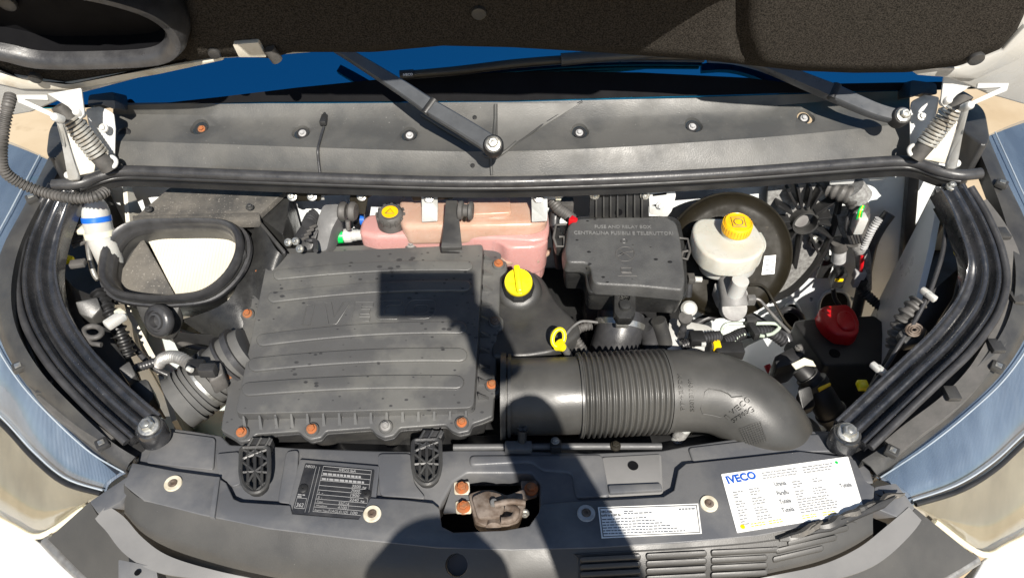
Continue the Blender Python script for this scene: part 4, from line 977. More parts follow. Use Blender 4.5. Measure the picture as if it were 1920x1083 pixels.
# ================================================================== inlet elbow, left of the filter
ie = thing('inlet_hose', 'grey rubber inlet elbow with metal clamp on the side of the filter housing', 'hose')
a = [P(470, 652, 1.0), P(440, 672, .985), P(410, 698, .965), P(380, 722, .95), P(352, 744, .94), P(334, 756, .935)]
ph = catmull(a, 30); tube('hose', ph, [.046, .05, .05, .052, .053, .056], 'hose_grey', ie, n=26)
def ringat(path, i, r, w_, m, par, name):
    d = (path[min(i+1, len(path)-1)]-path[i-1]).normalized(); return lathe(name, path[i]-d*w_/2, d, [(r*.9, 0), (r, 0), (r, w_), (r*.9, w_)], m, par, n=30)
ringat(ph, 4, .056, .012, 'rubber', ie, 'hose_bead'); ringat(ph, 7, .057, .006, 'rubber', ie, 'hose_bead'); ringat(ph, 17, .0565, .006, 'zinc', ie, 'hose_clamp')
for k in (12, 14, 20, 22, 24): ringat(ph, k, .0555+.0001*k, .005, 'hose_grey', ie, 'hose_rib')
slab('sensor_boss', [(386, 690, 1.03), (414, 676, 1.035), (420, 700, 1.03), (392, 716, 1.02)], 0, .04, 'rubber_grey', ie, r=6, bev=.004)
fs = thing('air_flow_sensor', 'black sensor plug with silver corrugated cable sleeve by the inlet elbow', 'sensor')
boxat('plug', P(368, 688, 1.04), .032, .024, .024, 'plastic_dark', fs, bev=.004); boxat('plug', P(390, 694, 1.045), .03, .02, .022, 'plastic', fs, bev=.003)
tube('plug_lock', [P(352, 690, 1.06), P(360, 694, 1.06)], .005, 'white_plastic', fs, n=8)
tube('cable_sleeve', [P(358, 684, 1.04), P(340, 672, 1.04), P(322, 668, 1.03), P(306, 672, 1.0), P(300, 680, .97)], .011, 'steel', fs, n=12, k=40, corr=.006)
tag(tube('wiring_conduit', [P(305, 672, .98), P(280, 682, .97), P(255, 690, .96), P(240, 700, .95)], .008, 'rubber', None, n=10, k=30, corr=.006), 'black corrugated conduit running from the silver sleeve to the rail', 'conduit')
tag(tube('washer_pipe', [P(228, 620, .96), P(260, 660, .93), P(290, 690, .91), P(330, 708, .89), P(345, 712, .88)], .0065, 'rubber', None, n=10, k=30), 'thin black hose crossing the pale washer tank', 'hose')

# ================================================================== intake box with oval mouth
ib = thing('intake_box', 'black intake box with oval rubber mouth and pale filter inside', 'air box')
IB = Plane(P(320, 420, 1.115), P(200, 550, 1.055), P(420, 550, 1.055))
ov = [(196, 505), (206, 462), (232, 432), (272, 420), (330, 418), (392, 418), (428, 424), (446, 444), (446, 478), (424, 518), (384, 548), (330, 557), (272, 557), (222, 548), (200, 528)]
ovs = catmull(ov, 64, True); mc = V((325, 490))
def ovk(k, off): return [P(mc.x+(p.x-mc.x)*k, mc.y+(p.y-mc.y)*k, IB, 0, off) for p in ovs]
gk = [(.99, -.02), (1.045, -.012), (1.062, .0), (1.05, .009), (1.022, .013), (.992, .011), (.97, .004), (.957, -.006), (.942, -.008), (.932, -.014), (.927, -.024)]
rows = [ovk(k, o) for k, o in gk]
loft('rubber_mouth', rows, 'rubber', ib, n=64, thick=.002, closed=True, sharp=60)
loft('mouth_wall', [ovk(.94, -.012), ovk(.92, -.035), ovk(.88, -.075)], 'plastic', ib, n=64, thick=.002, closed=True, sharp=60)
dz = -.07
slab('filter_element', [(276, 448), (450, 440), (450, 560), (336, 566)], IB, .01, 'filter_paper', ib, off=-.055, bev=0)
slab('partition', [(250, 470), (268, 446), (335, 566), (190, 570)], IB, .006, 'dusty_plastic', ib, off=-.045, bev=.001)
slab('partition_side', [(190, 440), (262, 450), (190, 580)], IB, .006, 'plastic', ib, off=-.05, bev=.001)
slab('box_floor', [tuple(mc+(p-mc)*.97) for p in ovs], IB, .006, 'plastic_dark', ib, off=-.085, bev=0)
# outer bowl: leaves a real hollow inside
loft('bowl', [ovk(1.06, -.012), ovk(1.08, -.03), ovk(1.05, -.06), ovk(.98, -.1), ovk(.8, -.14)], 'fuse_dark', ib, n=64, thick=.003, closed=True, sharp=60)
loft('bowl_ledge', [ovk(1.05, -.016), ovk(1.12, -.018), ovk(1.13, -.024), ovk(1.07, -.03)], 'rubber', ib, n=64, thick=.002, closed=True, sharp=60)
# rear body with dusty lid
slab('rear_lid', [(318, 352, 1.13), (545, 348, 1.13), (484, 404, 1.115), (252, 408, 1.115)], 0, .014, 'dusty_plastic', ib, r=3, bev=.004, seg=3)
slab('lid_rim', [(248, 404), (486, 398), (488, 412), (250, 418)], 1.118, .02, 'dusty_plastic', ib, r=3, bev=.004)
slab('rear_body', [(256, 414, 1.1), (486, 406, 1.1), (530, 440, 1.09), (540, 400, 1.11), (545, 352, 1.11), (318, 356, 1.11)], 0, .16, 'fuse_dark', ib, r=4, bev=.004)
loft('flank', [[P(*q) for q in ((484, 404, 1.108), (490, 420, 1.105), (520, 470, 1.08), (540, 480, 1.06))], [P(*q) for q in ((462, 470, 1.06), (474, 500, 1.05), (480, 560, 1.02), (480, 600, 1.0))], [P(*q) for q in ((430, 560, 1.03), (440, 590, 1.01), (450, 630, .98), (452, 660, .95))], [P(*q) for q in ((340, 600, .98), (370, 620, .96), (400, 640, .94), (430, 660, .9))]], 'fuse_dark', ib, n=20, sub=16, thick=.004, sharp=50)
slab('flank_rib', [(478, 410, 1.105), (484, 408, 1.106), (536, 470, 1.075), (532, 476, 1.072)], 0, .01, 'plastic', ib, bev=.002, off=.006)
for x, y in ((278, 392), (468, 388)): bolt(P(x, y, 1.128), Z, .008, 'plastic', ib, 'lid_screw'); 
slab('lug', [(442, 464, 1.09), (458, 462, 1.09), (462, 474, 1.085), (450, 488, 1.08), (440, 482, 1.085)], 0, .012, 'plastic', ib, r=3)
slab('mount_bracket', [(252, 566, 1.03), (338, 568, 1.03), (330, 600, 1.0), (312, 622, .985), (270, 610, .99)], 0, .03, 'plastic', ib, r=12, bev=.005)
gn = V((-.35, -.75, .56)).normalized(); gc = P(291, 602, 1.025)
lathe('rubber_grommet', gc-gn*.02, gn, [(0, .0), (.03, .0), (.033, .004), (.033, .014), (.029, .02), (.022, .0215), (.0205, .017), (.0175, .017), (.0165, .022), (.0125, .023), (.0115, .012), (0, .012)], 'rubber', ib, n=36, sharp=60)
slab('lower_shell', [(310, 620, .97), (400, 628, .96), (470, 600, .98), (475, 640, .95), (430, 660, .92), (370, 650, .92)], 0, .08, 'plastic_dark', ib, r=14, bev=.006)
T('lower_rim', [(322, 632), (350, 646), (390, 656), (430, 658)], .93, .007, 'rubber_grey', ib)

# ================================================================== washer bottle
wb = thing('washer_bottle', 'white washer bottle neck with blue tape below the conduit', 'bottle')
a = [P(172, 372, 1.16), P(178, 392, 1.155), P(181, 410, 1.14), P(188, 440, 1.11), P(200, 470, 1.08), P(222, 520, 1.0)]
tube('neck', a, [.016, .0265, .0275, .027, .026, .03], 'white_plastic', wb, n=22, k=24)
ph = catmull(a, 40)
ringat(ph, 13, .0285, .011, 'blue', wb, 'blue_tape'); ringat(ph, 20, .030, .012, 'cream_plastic', wb, 'collar')
boxat('collar_tab', P(158, 432, 1.125), .028, .016, .012, 'cream_plastic', wb, bev=.003)
tube('clip_arm', [P(150, 424, 1.125), P(164, 436, 1.12)], .006, 'cream_plastic', wb, n=8)
slab('tank', [(250, 590), (330, 612), (430, 640), (432, 705), (352, 730), (310, 712), (262, 660)], .86, .3, 'tank_white', wb, r=26, bev=.02, seg=4)
# conduit along the left side
cd = tag(tube('corrugated_conduit', [P(20, 180, 1.42), P(14, 205, 1.41), P(6, 245, 1.38), P(2, 290, 1.34), P(8, 320, 1.31), P(36, 342, 1.28), P(80, 360, 1.255), P(130, 371, 1.245), P(175, 370, 1.24), P(200, 358, 1.235)], .0095, 'rubber_grey', None, n=12, k=80, corr=.0062), 'grey corrugated conduit hanging from the bonnet corner over the washer bottle', 'conduit')
# ================================================================== things between rail and wheel arch, left
lb_ = thing('lamp_carrier', 'black moulded lamp carrier with looped eyelet behind the rail', 'carrier')
slab('carrier_panel', [(104, 500, 1.06), (140, 540, 1.04), (190, 560, 1.02), (215, 640, .98), (250, 700, .95), (300, 760, .9), (240, 740, .93), (150, 650, 1.0), (108, 570, 1.04)], 0, .05, 'plastic_dark', lb_, r=10, bev=.005)
slab('carrier_step', [(140, 565, 1.06), (182, 556, 1.055), (190, 578, 1.04), (172, 598, 1.03), (148, 588, 1.04)], 0, .03, 'plastic', lb_, r=4, bev=.004)
slab('carrier_step', [(222, 690, 1.0), (242, 676, 1.0), (255, 702, .985), (240, 716, .98)], 0, .03, 'plastic', lb_, r=4, bev=.004)
slab('carrier_block', [(240, 720, .97), (276, 708, .97), (290, 742, .95), (268, 766, .94)], 0, .04, 'plastic_dark', lb_, r=8, bev=.006)
pts = [P(174+17*math.cos(t), 622+11*math.sin(t), 1.045) for t in [i*.3 for i in range(-5, 17)]]
tube('eyelet', pts, .0055, 'rubber_grey', lb_, n=8); tube('eyelet_stem', [P(160, 628, 1.045), P(172, 644, 1.04), P(190, 646, 1.04)], .005, 'rubber_grey', lb_, n=8)
for k in range(7): tube('heat_fin', [P(124+k*2, 430+k*5.5, 1.09), P(158+k*1.4, 420+k*5.2, 1.09)], .0038, 'rubber_grey', lb_, n=6)
yc = thing('yellow_clip', 'yellow plastic clip with red edge beside the washer bottle', 'clip')
slab('tab', [(106, 478, 1.085), (122, 468, 1.085), (128, 478, 1.085), (138, 480, 1.085), (134, 488, 1.085), (112, 492, 1.085)], 0, .008, 'lemon', yc, r=2)
slab('edge', [(104, 482, 1.08), (114, 491, 1.08), (110, 496, 1.08), (103, 488, 1.08)], 0, .006, 'red', yc)
boxat('clip_end', P(146, 494, 1.09), .03, .018, .012, 'rubber_grey', yc, axes=(V((.98, .2, 0)), V((-.2, .98, 0)), Z), bev=.003)
cg = thing('cable_guide', 'black toothed cable guide with white plug beside the oval mouth', 'cable guide')
tube('guide', [P(184, 548, 1.04), P(205, 585, 1.02), P(228, 630, .985), (P(242, 668, .95))], .014, 'plastic_dark', cg, n=8, k=40, corr=.012, amp=.2)
boxat('plug', P(216, 600, 1.045), .022, .04, .016, 'white_plastic', cg, axes=(V((.8, -.6, 0)), V((.6, .8, 0)), Z), bev=.004)
boxat('plug_end', P(226, 588, 1.045), .022, .016, .016, 'cream_plastic', cg, axes=(V((.8, -.6, 0)), V((.6, .8, 0)), Z), bev=.004)
tag(tube('metal_pipe', [P(163, 442, 1.1), P(168, 480, 1.06), P(176, 512, 1.03), P(184, 524, 1.02)], .0055, 'steel', None, n=10, k=16), 'thin grey pipe running down beside the washer bottle', 'pipe')

# ================================================================== intake duct on the right
du = thing('intake_duct', 'thick grey plastic intake duct with bellows and bent end', 'duct')
def dz_(py): return .955
axp = [(940, 742), (1010, 742), (1085, 740), (1160, 737), (1240, 733), (1300, 732), (1352, 740), (1400, 765), (1435, 800), (1460, 845)]
path = [P(x, y, z) for (x, y), z in zip(axp, (.965, .965, .965, .965, .962, .958, .95, .935, .905, .85))]
dp = catmull(path, 90)
def seg(u0, u1): i0, i1 = int(u0*89), int(u1*89); return dp[i0:i1+1]
def upx(x):
    return min(range(90), key=lambda i: abs(CX+(dp[i]-CAM).dot(RT)/mpp(dp[i])-x) if i < 60 else 1e9)
i1, i2 = upx(1085), upx(1240)
tube('pipe', dp[0:i1+1], .074, 'duct_plastic', du, n=44)
L = dp[i1:i2+1]; N = 16*6; lp = catmull(L, N); lr = [.0785+.0045*math.sin(i/6*2*math.pi) for i in range(N)]
tube('bellows', lp, lr, 'duct_plastic', du, n=44, sharp=70)
tube('bend', dp[i2:], [.079, .0785, .078, .0785, .08], 'duct_plastic', du, n=44)
ringat(dp, 1, .083, .01, 'plastic', du, 'collar'); ringat(dp, 3, .081, .006, 'plastic', du, 'collar'); ringat(dp, i1, .081, .006, 'duct_plastic', du, 'bellows_ring'); ringat(dp, i2, .0825, .006, 'duct_plastic', du, 'bellows_ring')
c = dp[89]; d = (dp[89]-dp[86]).normalized(); lathe('end_collar', c-d*.02, d, [(.07, 0), (.088, 0), (.09, .004), (.09, .012), (.086, .018), (.07, .018)], 'plastic_dark', du, n=40)
def onduct(px, py):
    """first point of the duct along the sight line, and its outward normal"""
    r = ray(px, py); best = None
    for i in range(len(dp)-1):
        a, b = dp[i], dp[i+1]; ax = (b-a).normalized()
        w0 = CAM-a; A = r-ax*r.dot(ax); B = w0-ax*w0.dot(ax); R0 = .079 if i >= i1 else .0745
        aa, bb, cc = A.dot(A), 2*A.dot(B), B.dot(B)-R0*R0; D = bb*bb-4*aa*cc
        if D < 0: continue
        t = (-bb-math.sqrt(D))/(2*aa); p = CAM+r*t; s = (p-a).dot(ax)
        if -.004 <= s <= (b-a).length+.004 and (best is None or t < best[0]): best = (t, p, (p-a-ax*s).normalized())
    return (best[1], best[2]) if best else (P(px, py, 1.0), -FW)
def dtext(s, x0, y0, x1, y1, hpx, **kw):
    """emboss letter by letter so the writing follows the round wall"""
    n = len(s)
    for i, ch in enumerate(s):
        if ch == ' ': continue
        u0, u1 = i/n, (i+.82)/n
        if ch in 'I1i.': u1 = (i+.4)/n
        a, na = onduct(x0+(x1-x0)*u0, y0+(y1-y0)*u0); b, nb = onduct(x0+(x1-x0)*u1, y0+(y1-y0)*u1)
        text(ch, a-na*.0003, b-nb*.0003, na, hpx*mpp(a), 'duct_plastic', du, ext=.0026)
dtext('IVECO', 1366, 786, 1410, 750, 11, bold=.01)
dtext('57965', 1376, 792, 1406, 772, 8)
dtext('5801317091', 1302, 770, 1298, 708, 8); dtext('PP+EPDM', 1284, 768, 1278, 700, 8)
dtext('G', 1407, 776, 1418, 768, 11)
for pts in ([(1318, 775), (1314, 766), (1322, 734), (1330, 728), (1352, 732), (1366, 738), (1372, 744), (1392, 742)], [(1318, 775), (1336, 778), (1352, 782)]):
    q = []
    for x, y in pts: a, na = onduct(x, y); q.append(a+na*.0002)
    tube('embossed_outline', q, .0011, 'duct_plastic', du, n=5)
bm = bmesh.new()
for k in range(9):
    for a, b in (((1388+k*4.6, 803+(-1.6*k)), (1402+k*4.4, 836-1.2*k)), ((1386+k*1.6, 804+k*3.8), (1424+k*1.6, 790+k*3.8))):
        q = []
        for u in (0, .5, 1):
            p, na = onduct(a[0]+(b[0]-a[0])*u, a[1]+(b[1]-a[1])*u); q.append(p+na*.0003)
        tube_bm(q, .0008, 4, bm)
o = obj('embossed_grid', bm, 'duct_plastic', du); o['kind'] = 'stuff'
wh = thing('drain_hose_end', 'cut white hose end below the bent duct', 'hose')
tube('hose', [P(1262, 838, .86), P(1276, 812, .9), P(1296, 792, .93)], .012, 'white_plastic', wh, n=14, k=10); tube('tape', [P(1272, 818, .892), P(1282, 804, .912)], .0135, 'fiber_grey', wh, n=12)

# ================================================================== coolant tank
ct = thing('coolant_tank', 'pink translucent coolant tank with black screw cap', 'coolant tank')
def tbody(name, pts, z, h, m, r=12, bev=.014, taper=.96): return slab(name, pts, z, h, m, ct, r=r, bev=bev, seg=5, taper=taper, sharp=70)
tbody('tank_body', [(676, 412), (690, 400), (745, 396), (800, 390), (1000, 378), (1028, 388), (1032, 430), (1026, 446), (1000, 450), (860, 440), (700, 442), (672, 436)], 1.085, .13, 'pink', r=9, bev=.011)
tbody('tank_shoulder', [(752, 360), (1000, 352), (1026, 372), (1030, 410), (1000, 420), (752, 424), (742, 392)], 1.115, .06, 'pink_pale', r=14, bev=.014)
tbody('tank_ridge', [(876, 372), (955, 366), (960, 398), (880, 402)], 1.126, .03, 'pink_pale', r=6, bev=.010)
tbody('tank_front', [(866, 428), (1022, 416), (1030, 432), (1028, 452), (1008, 462), (952, 464), (934, 450), (866, 444)], 1.078, .085, 'pink', r=12, bev=.016)
slab('seam', [(930, 482), (950, 492), (1010, 488), (1032, 472), (1034, 462), (1010, 478), (950, 482)], 1.035, .008, 'pink_pale', ct, r=4, bev=.003)
tbody('tank_foot', [(938, 486), (1006, 482), (1018, 494), (1010, 500), (945, 504)], 1.01, .05, 'pink', r=8, bev=.012)
kx = P(732, 402, 1.115); kn = V((0, -.12, 1)).normalized()
cap = lathe('cap', kx-kn*.03, kn, [(0, 0), (.0305, 0), (.0305, .012), (.029, .02), (.0285, .0215), (.029, .023), (.0275, .034), (.0235, .038), (0, .038)], 'rubber_grey', ct, n=40)
for k in range(12):
    a = 2*math.pi*k/12; u, v, _ = basis(kn); d = u*math.cos(a)+v*math.sin(a); boxat('grip', kx+d*.0295+kn*-.003, .006, .004, .014, 'rubber_grey', cap, axes=(kn.cross(d), d, kn), bev=.001)
lathe('cap_disc', kx+kn*.0082, kn, [(0, 0), (.0175, 0), (.017, .0008), (0, .0008)], 'yellow_cap', cap, n=32)
u, v, _ = basis(kn)
tri = [kx+kn*.0096+(u*x+v*y) for x, y in ((-.009, -.006), (.009, -.006), (0, .008), (-.009, -.006))]; tube('warning_mark', tri, .0008, 'ink_black', cap, n=5)
# straps and brackets
for x, m in ((804, 'white_paint'), (1010, 'white_paint')):
    s_ = thing('tank_strap', 'pale metal strap with bolt holding the pink tank, '+('next to the screw cap' if x < 900 else 'next to the fuse box'), 'strap', 'tank straps')
    slab('strap', [(x-15, 352, 1.17), (x+16, 352, 1.17), (x+17, 390, 1.12), (x+16, 414, 1.108), (x-13, 416, 1.108), (x-13, 390, 1.12)], 0, .004, 'strap_metal', s_, r=2, bev=.001, off=.014, down=V((0, .5, -.8)))
    bolt(P(x, 371, 1.16, .004), -FW, .0105, 'zinc', s_)
s_ = thing('black_strap', 'tapered black bracket with rubber bush between the pale straps', 'bracket')
slab('arm', [(836, 376, 1.15), (858, 376, 1.15), (862, 420, 1.13), (866, 458, 1.11), (866, 464, 1.1), (827, 464, 1.1), (828, 456, 1.11), (832, 420, 1.13)], 0, .012, 'plastic', s_, r=3, bev=.004, seg=3, off=.01)
bx_ = V((1, -.1, 0)).normalized(); c = P(860, 394, 1.155); lathe('bush', c, bx_, [(0, 0), (.0185, 0), (.0195, .004), (.0195, .008), (.013, .011), (.013, .019), (.0195, .022), (.0195, .027), (.016, .03), (0, .03)], 'rubber_grey', s_, n=24)
tube('bush_bolt', [P(872, 406, 1.14), P(872, 412, 1.13)], .004, 'dark_metal', s_, n=8)
bk = thing('tank_bracket', 'dark metal bracket bolted above the pink tank', 'bracket')
slab('plate', [(660, 352, 1.17), (790, 350, 1.17), (850, 350, 1.17), (850, 372, 1.14), (775, 376, 1.135), (768, 362, 1.155), (700, 364, 1.15), (690, 370, 1.14), (684, 402, 1.11), (660, 396, 1.115), (655, 372, 1.14)], 0, .004, 'dark_metal', bk, r=3, bev=.001, off=.008, down=V((0, .5, -.8)))
bolt(P(678, 368, 1.15, .006), -FW, .0105, 'zinc', bk)
w3 = thing('two_bolt_bracket', 'dark bracket with two zinc bolts next to the dusty box lid', 'bracket')
slab('plate', [(534, 352, 1.165), (604, 352, 1.165), (600, 376, 1.13), (540, 376, 1.13)], 0, .004, 'dark_metal', w3, r=3, bev=.001, down=V((0, .5, -.8)), off=.006)
slab('white_edge', [(536, 350, 1.168), (606, 350, 1.168), (608, 374, 1.132), (600, 374, 1.132), (598, 357, 1.158), (538, 357, 1.158)], 0, .004, 'white_paint', w3, bev=.001, down=V((0, .5, -.8)))
for x in (548, 585): bolt(P(x, 368, 1.145, .007), -FW, .0105, 'zinc', w3)
w4 = thing('white_bracket', 'small white body bracket with square stud next to the strap by the fuse box', 'bracket')
slab('plate', [(980, 352, 1.166), (1056, 352, 1.166), (1058, 366, 1.15), (1050, 374, 1.14), (1002, 374, 1.14)], 0, .004, 'white_paint', w4, r=3, bev=.001, down=V((0, .5, -.8)))
boxat('stud', P(1047, 368, 1.155), .012, .012, .014, 'cream_plastic', w4)
# hose connectors
hc = thing('green_hose_connector', 'white hose connector with green locking ring on the pink tank', 'connector')
pa, pb_ = P(630, 443, 1.06), P(682, 440, 1.06)
tube('pipe', [pa, pb_], .0115, 'white_plastic', hc, n=18); d = (pb_-pa).normalized()
lathe('green_ring', pa, d, [(.009, 0), (.0158, .001), (.0162, .006), (.0155, .016), (.009, .016)], 'green', hc, n=20, sharp=20); lathe('nut', pa+d*.018, d, [(.009, 0), (.0155, 0), (.0155, .014), (.0125, .018), (.0125, .026), (.009, .026)], 'white_plastic', hc, n=14, sharp=20)
hb_ = thing('blue_hose_connector', 'black hose connector with blue locking ring behind the green one', 'connector')
pa = P(664, 412, 1.07); lathe('black_end', pa, V((1, .05, 0)), [(0, 0), (.011, 0), (.012, .014), (0, .014)], 'plastic_dark', hb_, n=18); lathe('blue_ring', pa+V((.014, 0, 0)), V((1, .05, 0)), [(.0, 0), (.0125, 0), (.0125, .009), (0, .009)], 'blue', hb_, n=20)
# grey mount arm with bush
ma = thing('engine_mount_arm', 'grey cast mount arm with two rubber bushes beside the green ring', 'mount')
slab('arm', [(606, 384, 1.13), (636, 382, 1.13), (638, 400, 1.12), (622, 430, 1.1), (612, 470, 1.06), (574, 472, 1.06), (588, 440, 1.09), (598, 405, 1.12)], 0, .05, 'cast_grey', ma, r=6, bev=.005, seg=3)
for x in (642, 660):
    c = P(x, 396, 1.135); lathe('bush', c, V((1, -.15, 0)), [(0, -.006), (.017, -.006), (.0205, -.002), (.0205, .004), (.017, .009), (.0, .009)], 'rubber_grey', ma, n=24)
tube('bush_core', [P(636, 396, 1.13), P(668, 394, 1.13)], .012, 'rubber_grey', ma, n=14)
tube('stud', [P(652, 414, 1.12), P(653, 430, 1.1)], .005, 'steel', ma, n=10)
ts = thing('throttle_actuator', 'black actuator with bright bolts beside the grey mount arm', 'actuator')
slab('housing', [(552, 440, 1.09), (572, 410, 1.11), (596, 404, 1.11), (598, 430, 1.1), (585, 468, 1.07), (560, 470, 1.07)], 0, .05, 'plastic_dark', ts, r=6, bev=.005)
T('sleeve', [(578, 420), (584, 408), (592, 402)], 1.115, .013, 'rubber', ts, corr=.006)
for x, y in ((554, 452), (540, 454), (562, 466)): bolt(P(x, y, 1.105), V((-.3, -.6, .7)), .0085, 'zinc', ts)
T('lead', [(568, 442), (578, 450), (590, 452), (592, 470)], 1.105, .005, 'rubber', ts)
for k in range(4): boxat('cooling_fin', P(572+k*5, 446-k*7, 1.115), .016, .004, .006, 'rubber_grey', ts, axes=(V((.8, .6, 0)), V((-.6, .8, 0)), Z), bev=.001)

# ================================================================== fuse box
fx = thing('fuse_box', 'black plastic fuse and relay box with embossed lid', 'fuse box')
FB = Plane(P(1170, 412, 1.135), P(1070, 535, 1.105), P(1270, 535, 1.105))
lid_top = [(1066, 420), (1085, 409), (1170, 406), (1250, 407), (1268, 416), (1276, 450), (1284, 520), (1280, 544), (1200, 536), (1118, 532), (1110, 522), (1108, 500), (1098, 492), (1064, 492), (1060, 470)]
slab('lid', lid_top, FB, .034, 'fuse_plastic', fx, r=8, bev=.009, seg=5, taper=1.05, sharp=70)
rim = [(1060, 418), (1085, 404), (1260, 404), (1276, 414), (1286, 470), (1290, 545), (1284, 556), (1200, 552), (1106, 548), (1100, 538), (1098, 512), (1090, 506), (1058, 506), (1054, 480)]
slab('lid_rim', rim, FB, .012, 'fuse_dark', fx, r=8, bev=.003, seg=3, off=-.030, taper=1.01)
slab('case', inset(rim, .985), FB, .07, 'fuse_dark', fx, r=8, bev=.004, off=-.043, taper=.96)
ptext('FUSE AND RELAY BOX', 1115, 428, 1221, 428.5, FB, 5.5, 'emboss', fx, off=-.0003, ext=.0016, bold=.01)
ptext('CENTRALINA FUSIBILI E TELERUTTORI', 1076, 439.5, 1262, 441, FB, 6, 'emboss', fx, off=-.0003, ext=.0016, bold=.01)
def ring_on(pl, cx0, cy0, rx, ry, off, rad, m, par, name, n=28):
    q = [P(x, y, pl, off) for x, y in oval(cx0, cy0, rx, ry, n)]; return tube(name, q+[q[0]], rad, m, par, n=5)
ring_on(FB, 1172, 476, 17.5, 13.5, .0003, .0009, 'rubber_grey', fx, 'symbol_ring'); ring_on(FB, 1170, 452, 6, 3.5, .0003, .0008, 'plastic', fx, 'symbol_ring')
def fl_(pts, rad=.0008, name='symbol_line'): tube(name, [P(x, y, FB, .0003) for x, y in pts], rad, 'rubber_grey', fx, n=5)
fl_([(1160, 466), (1185, 484)]); fl_([(1158, 480), (1172, 473), (1184, 471)]); fl_([(1180, 472), (1187, 471)], .0014); fl_([(1164, 502), (1184, 502), (1183, 510), (1165, 510), (1164, 502)]); fl_([(1166, 512), (1184, 512)], .0012); fl_([(1158, 517), (1194, 517)])
# latches
lt = [(1152, 552), (1156, 540), (1160, 540), (1162, 562), (1180, 562), (1182, 541), (1186, 541), (1192, 555), (1192, 584), (1184, 596), (1160, 596), (1152, 584)]
slab('latch', lt, FB, .025, 'fuse_dark', fx, r=2, bev=.002, off=-.03)
lathe('latch_button', P(1172, 573, FB, -.028), FB.n, [(0, 0), (.012, 0), (.011, .006), (.004, .008), (0, .007)], 'fuse_dark', fx, n=18)
for q in ([(1062, 420), (1042, 422), (1038, 446), (1044, 462), (1058, 462), (1058, 444), (1048, 444)], [(1272, 446), (1290, 448), (1294, 470), (1288, 486), (1278, 484), (1280, 472), (1290, 470)]):
    tube('wire_latch', [P(x, y, FB, -.02) for x, y in q], .0028, 'rubber_grey', fx, n=8)
    slab('side_latch', [q[2], q[3], q[4], q[5], q[1]], FB, .03, 'fuse_dark', fx, r=3, off=-.028, bev=.003)
slab('red_tip', [(1066, 410), (1073, 402), (1084, 409), (1080, 413)], 1.14, .02, 'red', fx, bev=.002)
lp_ = thing('loom', 'thick black taped wiring loom between pink tank and fuse box', 'wiring loom')
T('loom', [(1036, 376, 1.13), (1048, 392, 1.12), (1062, 402, 1.11), (1074, 412, 1.1)], 0, .0125, 'rubber_grey', lp_, n=14, corr=.005, amp=.05)
T('loom', [(1042, 398, 1.1), (1040, 420, 1.08), (1044, 450, 1.05), (1050, 500, .98)], 0, .011, 'rubber', lp_, n=14)
boxat('connector', P(1062, 386, 1.1), .03, .03, .03, 'rubber_grey', lp_, bev=.004)
# ribbed plate behind
rb = thing('ribbed_bracket', 'black ribbed bracket with two bolts behind the fuse box', 'bracket')
RBP = Plane(P(1160, 352, 1.175), P(1220, 352, 1.175), P(1160, 408, 1.11))
slab('plate', [(1106, 350), (1216, 348), (1217, 408), (1106, 408)], RBP, .006, 'plastic_dark', rb, r=2, bev=.001)
for x in (1118, 1132, 1145, 1158, 1176, 1190, 1204): slab('rib', [(x-1.6, 358), (x+1.6, 358), (x+1.8, 408), (x-1.8, 408)], RBP, .010, 'plastic', rb, off=.008, bev=.001)
for x in (1115, 1209): bolt(P(x, 366, RBP, .004), RBP.n, .0105, 'zinc', rb)
lathe('slot', P(1160, 398, RBP, .0005), RBP.n, [(0, 0), (.008, 0), (.008, .001), (0, .001)], 'ink_interior', rb, n=16)
w5 = thing('slotted_bracket', 'white body bracket with slot and bolt between ribbed bracket and booster', 'bracket')
slab('plate', [(1216, 352), (1262, 350), (1268, 366), (1260, 396), (1250, 408), (1218, 402)], RBP, .005, 'white_paint', w5, r=4, bev=.002, off=-.002)
bolt(P(1238, 385, RBP, .001), RBP.n, .009, 'white_paint', w5); slab('slot', [(1222, 385), (1230, 383), (1230, 387)], RBP, .001, 'ink_interior', w5, off=-.0012, bev=0)
slab('slot', [(1224, 364), (1250, 361), (1250, 365), (1224, 368)], RBP, .001, 'ink_interior', w5, off=-.0012, bev=0)
# ================================================================== booster and brake reservoir
bo = thing('brake_booster', 'large round dark brown brake booster drum behind the white reservoir', 'brake booster')
bn = V((-.05, -.80, .60)).normalized(); bc = PY(1366, 480, .06)
lathe('drum', bc, bn, [(0, -.09), (.11, -.09), (.124, -.06), (.131, -.02), (.1335, -.008), (.1335, .0), (.129, .006), (.12, .011), (.112, .015), (.104, .0165), (.096, .0155), (.075, .0165), (.04, .018), (0, .018)], 'booster_metal', bo, n=72, sharp=60)
lathe('crimp_ring', bc, bn, [(.129, -.012), (.1355, -.012), (.137, -.006), (.1355, .0), (.129, .002)], 'dark_metal', bo, n=72, sharp=60)
BP = Plane(bc+bn*.0205, bc+bn*.0205+basis(bn)[0], bc+bn*.0205+basis(bn)[1])
BL = Plane(bc+bn*.019, bc+bn*.019+basis(bn)[0], bc+bn*.019+basis(bn)[1])
slab('booster_label', [(1433, 480), (1455, 478), (1452, 513), (1428, 515)], BL, .001, 'paper', bo, bev=0)
dashes('label_print', BL, [(1435, 484+i*4.6, 1452-(i % 2)*3, 483+i*4.6, 2.2) for i in range(7)], 'print_grey', bo)
mr_ = thing('brake_reservoir', 'white brake fluid reservoir with yellow cap before the booster drum', 'reservoir')
top = [(1300, 418), (1312, 408), (1360, 408), (1410, 412), (1424, 432), (1436, 452), (1434, 468), (1418, 482), (1390, 490), (1350, 488), (1320, 474), (1304, 452), (1298, 432)]
slab('upper_body', top, 1.135, .045, 'reservoir', mr_, r=10, bev=.007, seg=5, sharp=70)
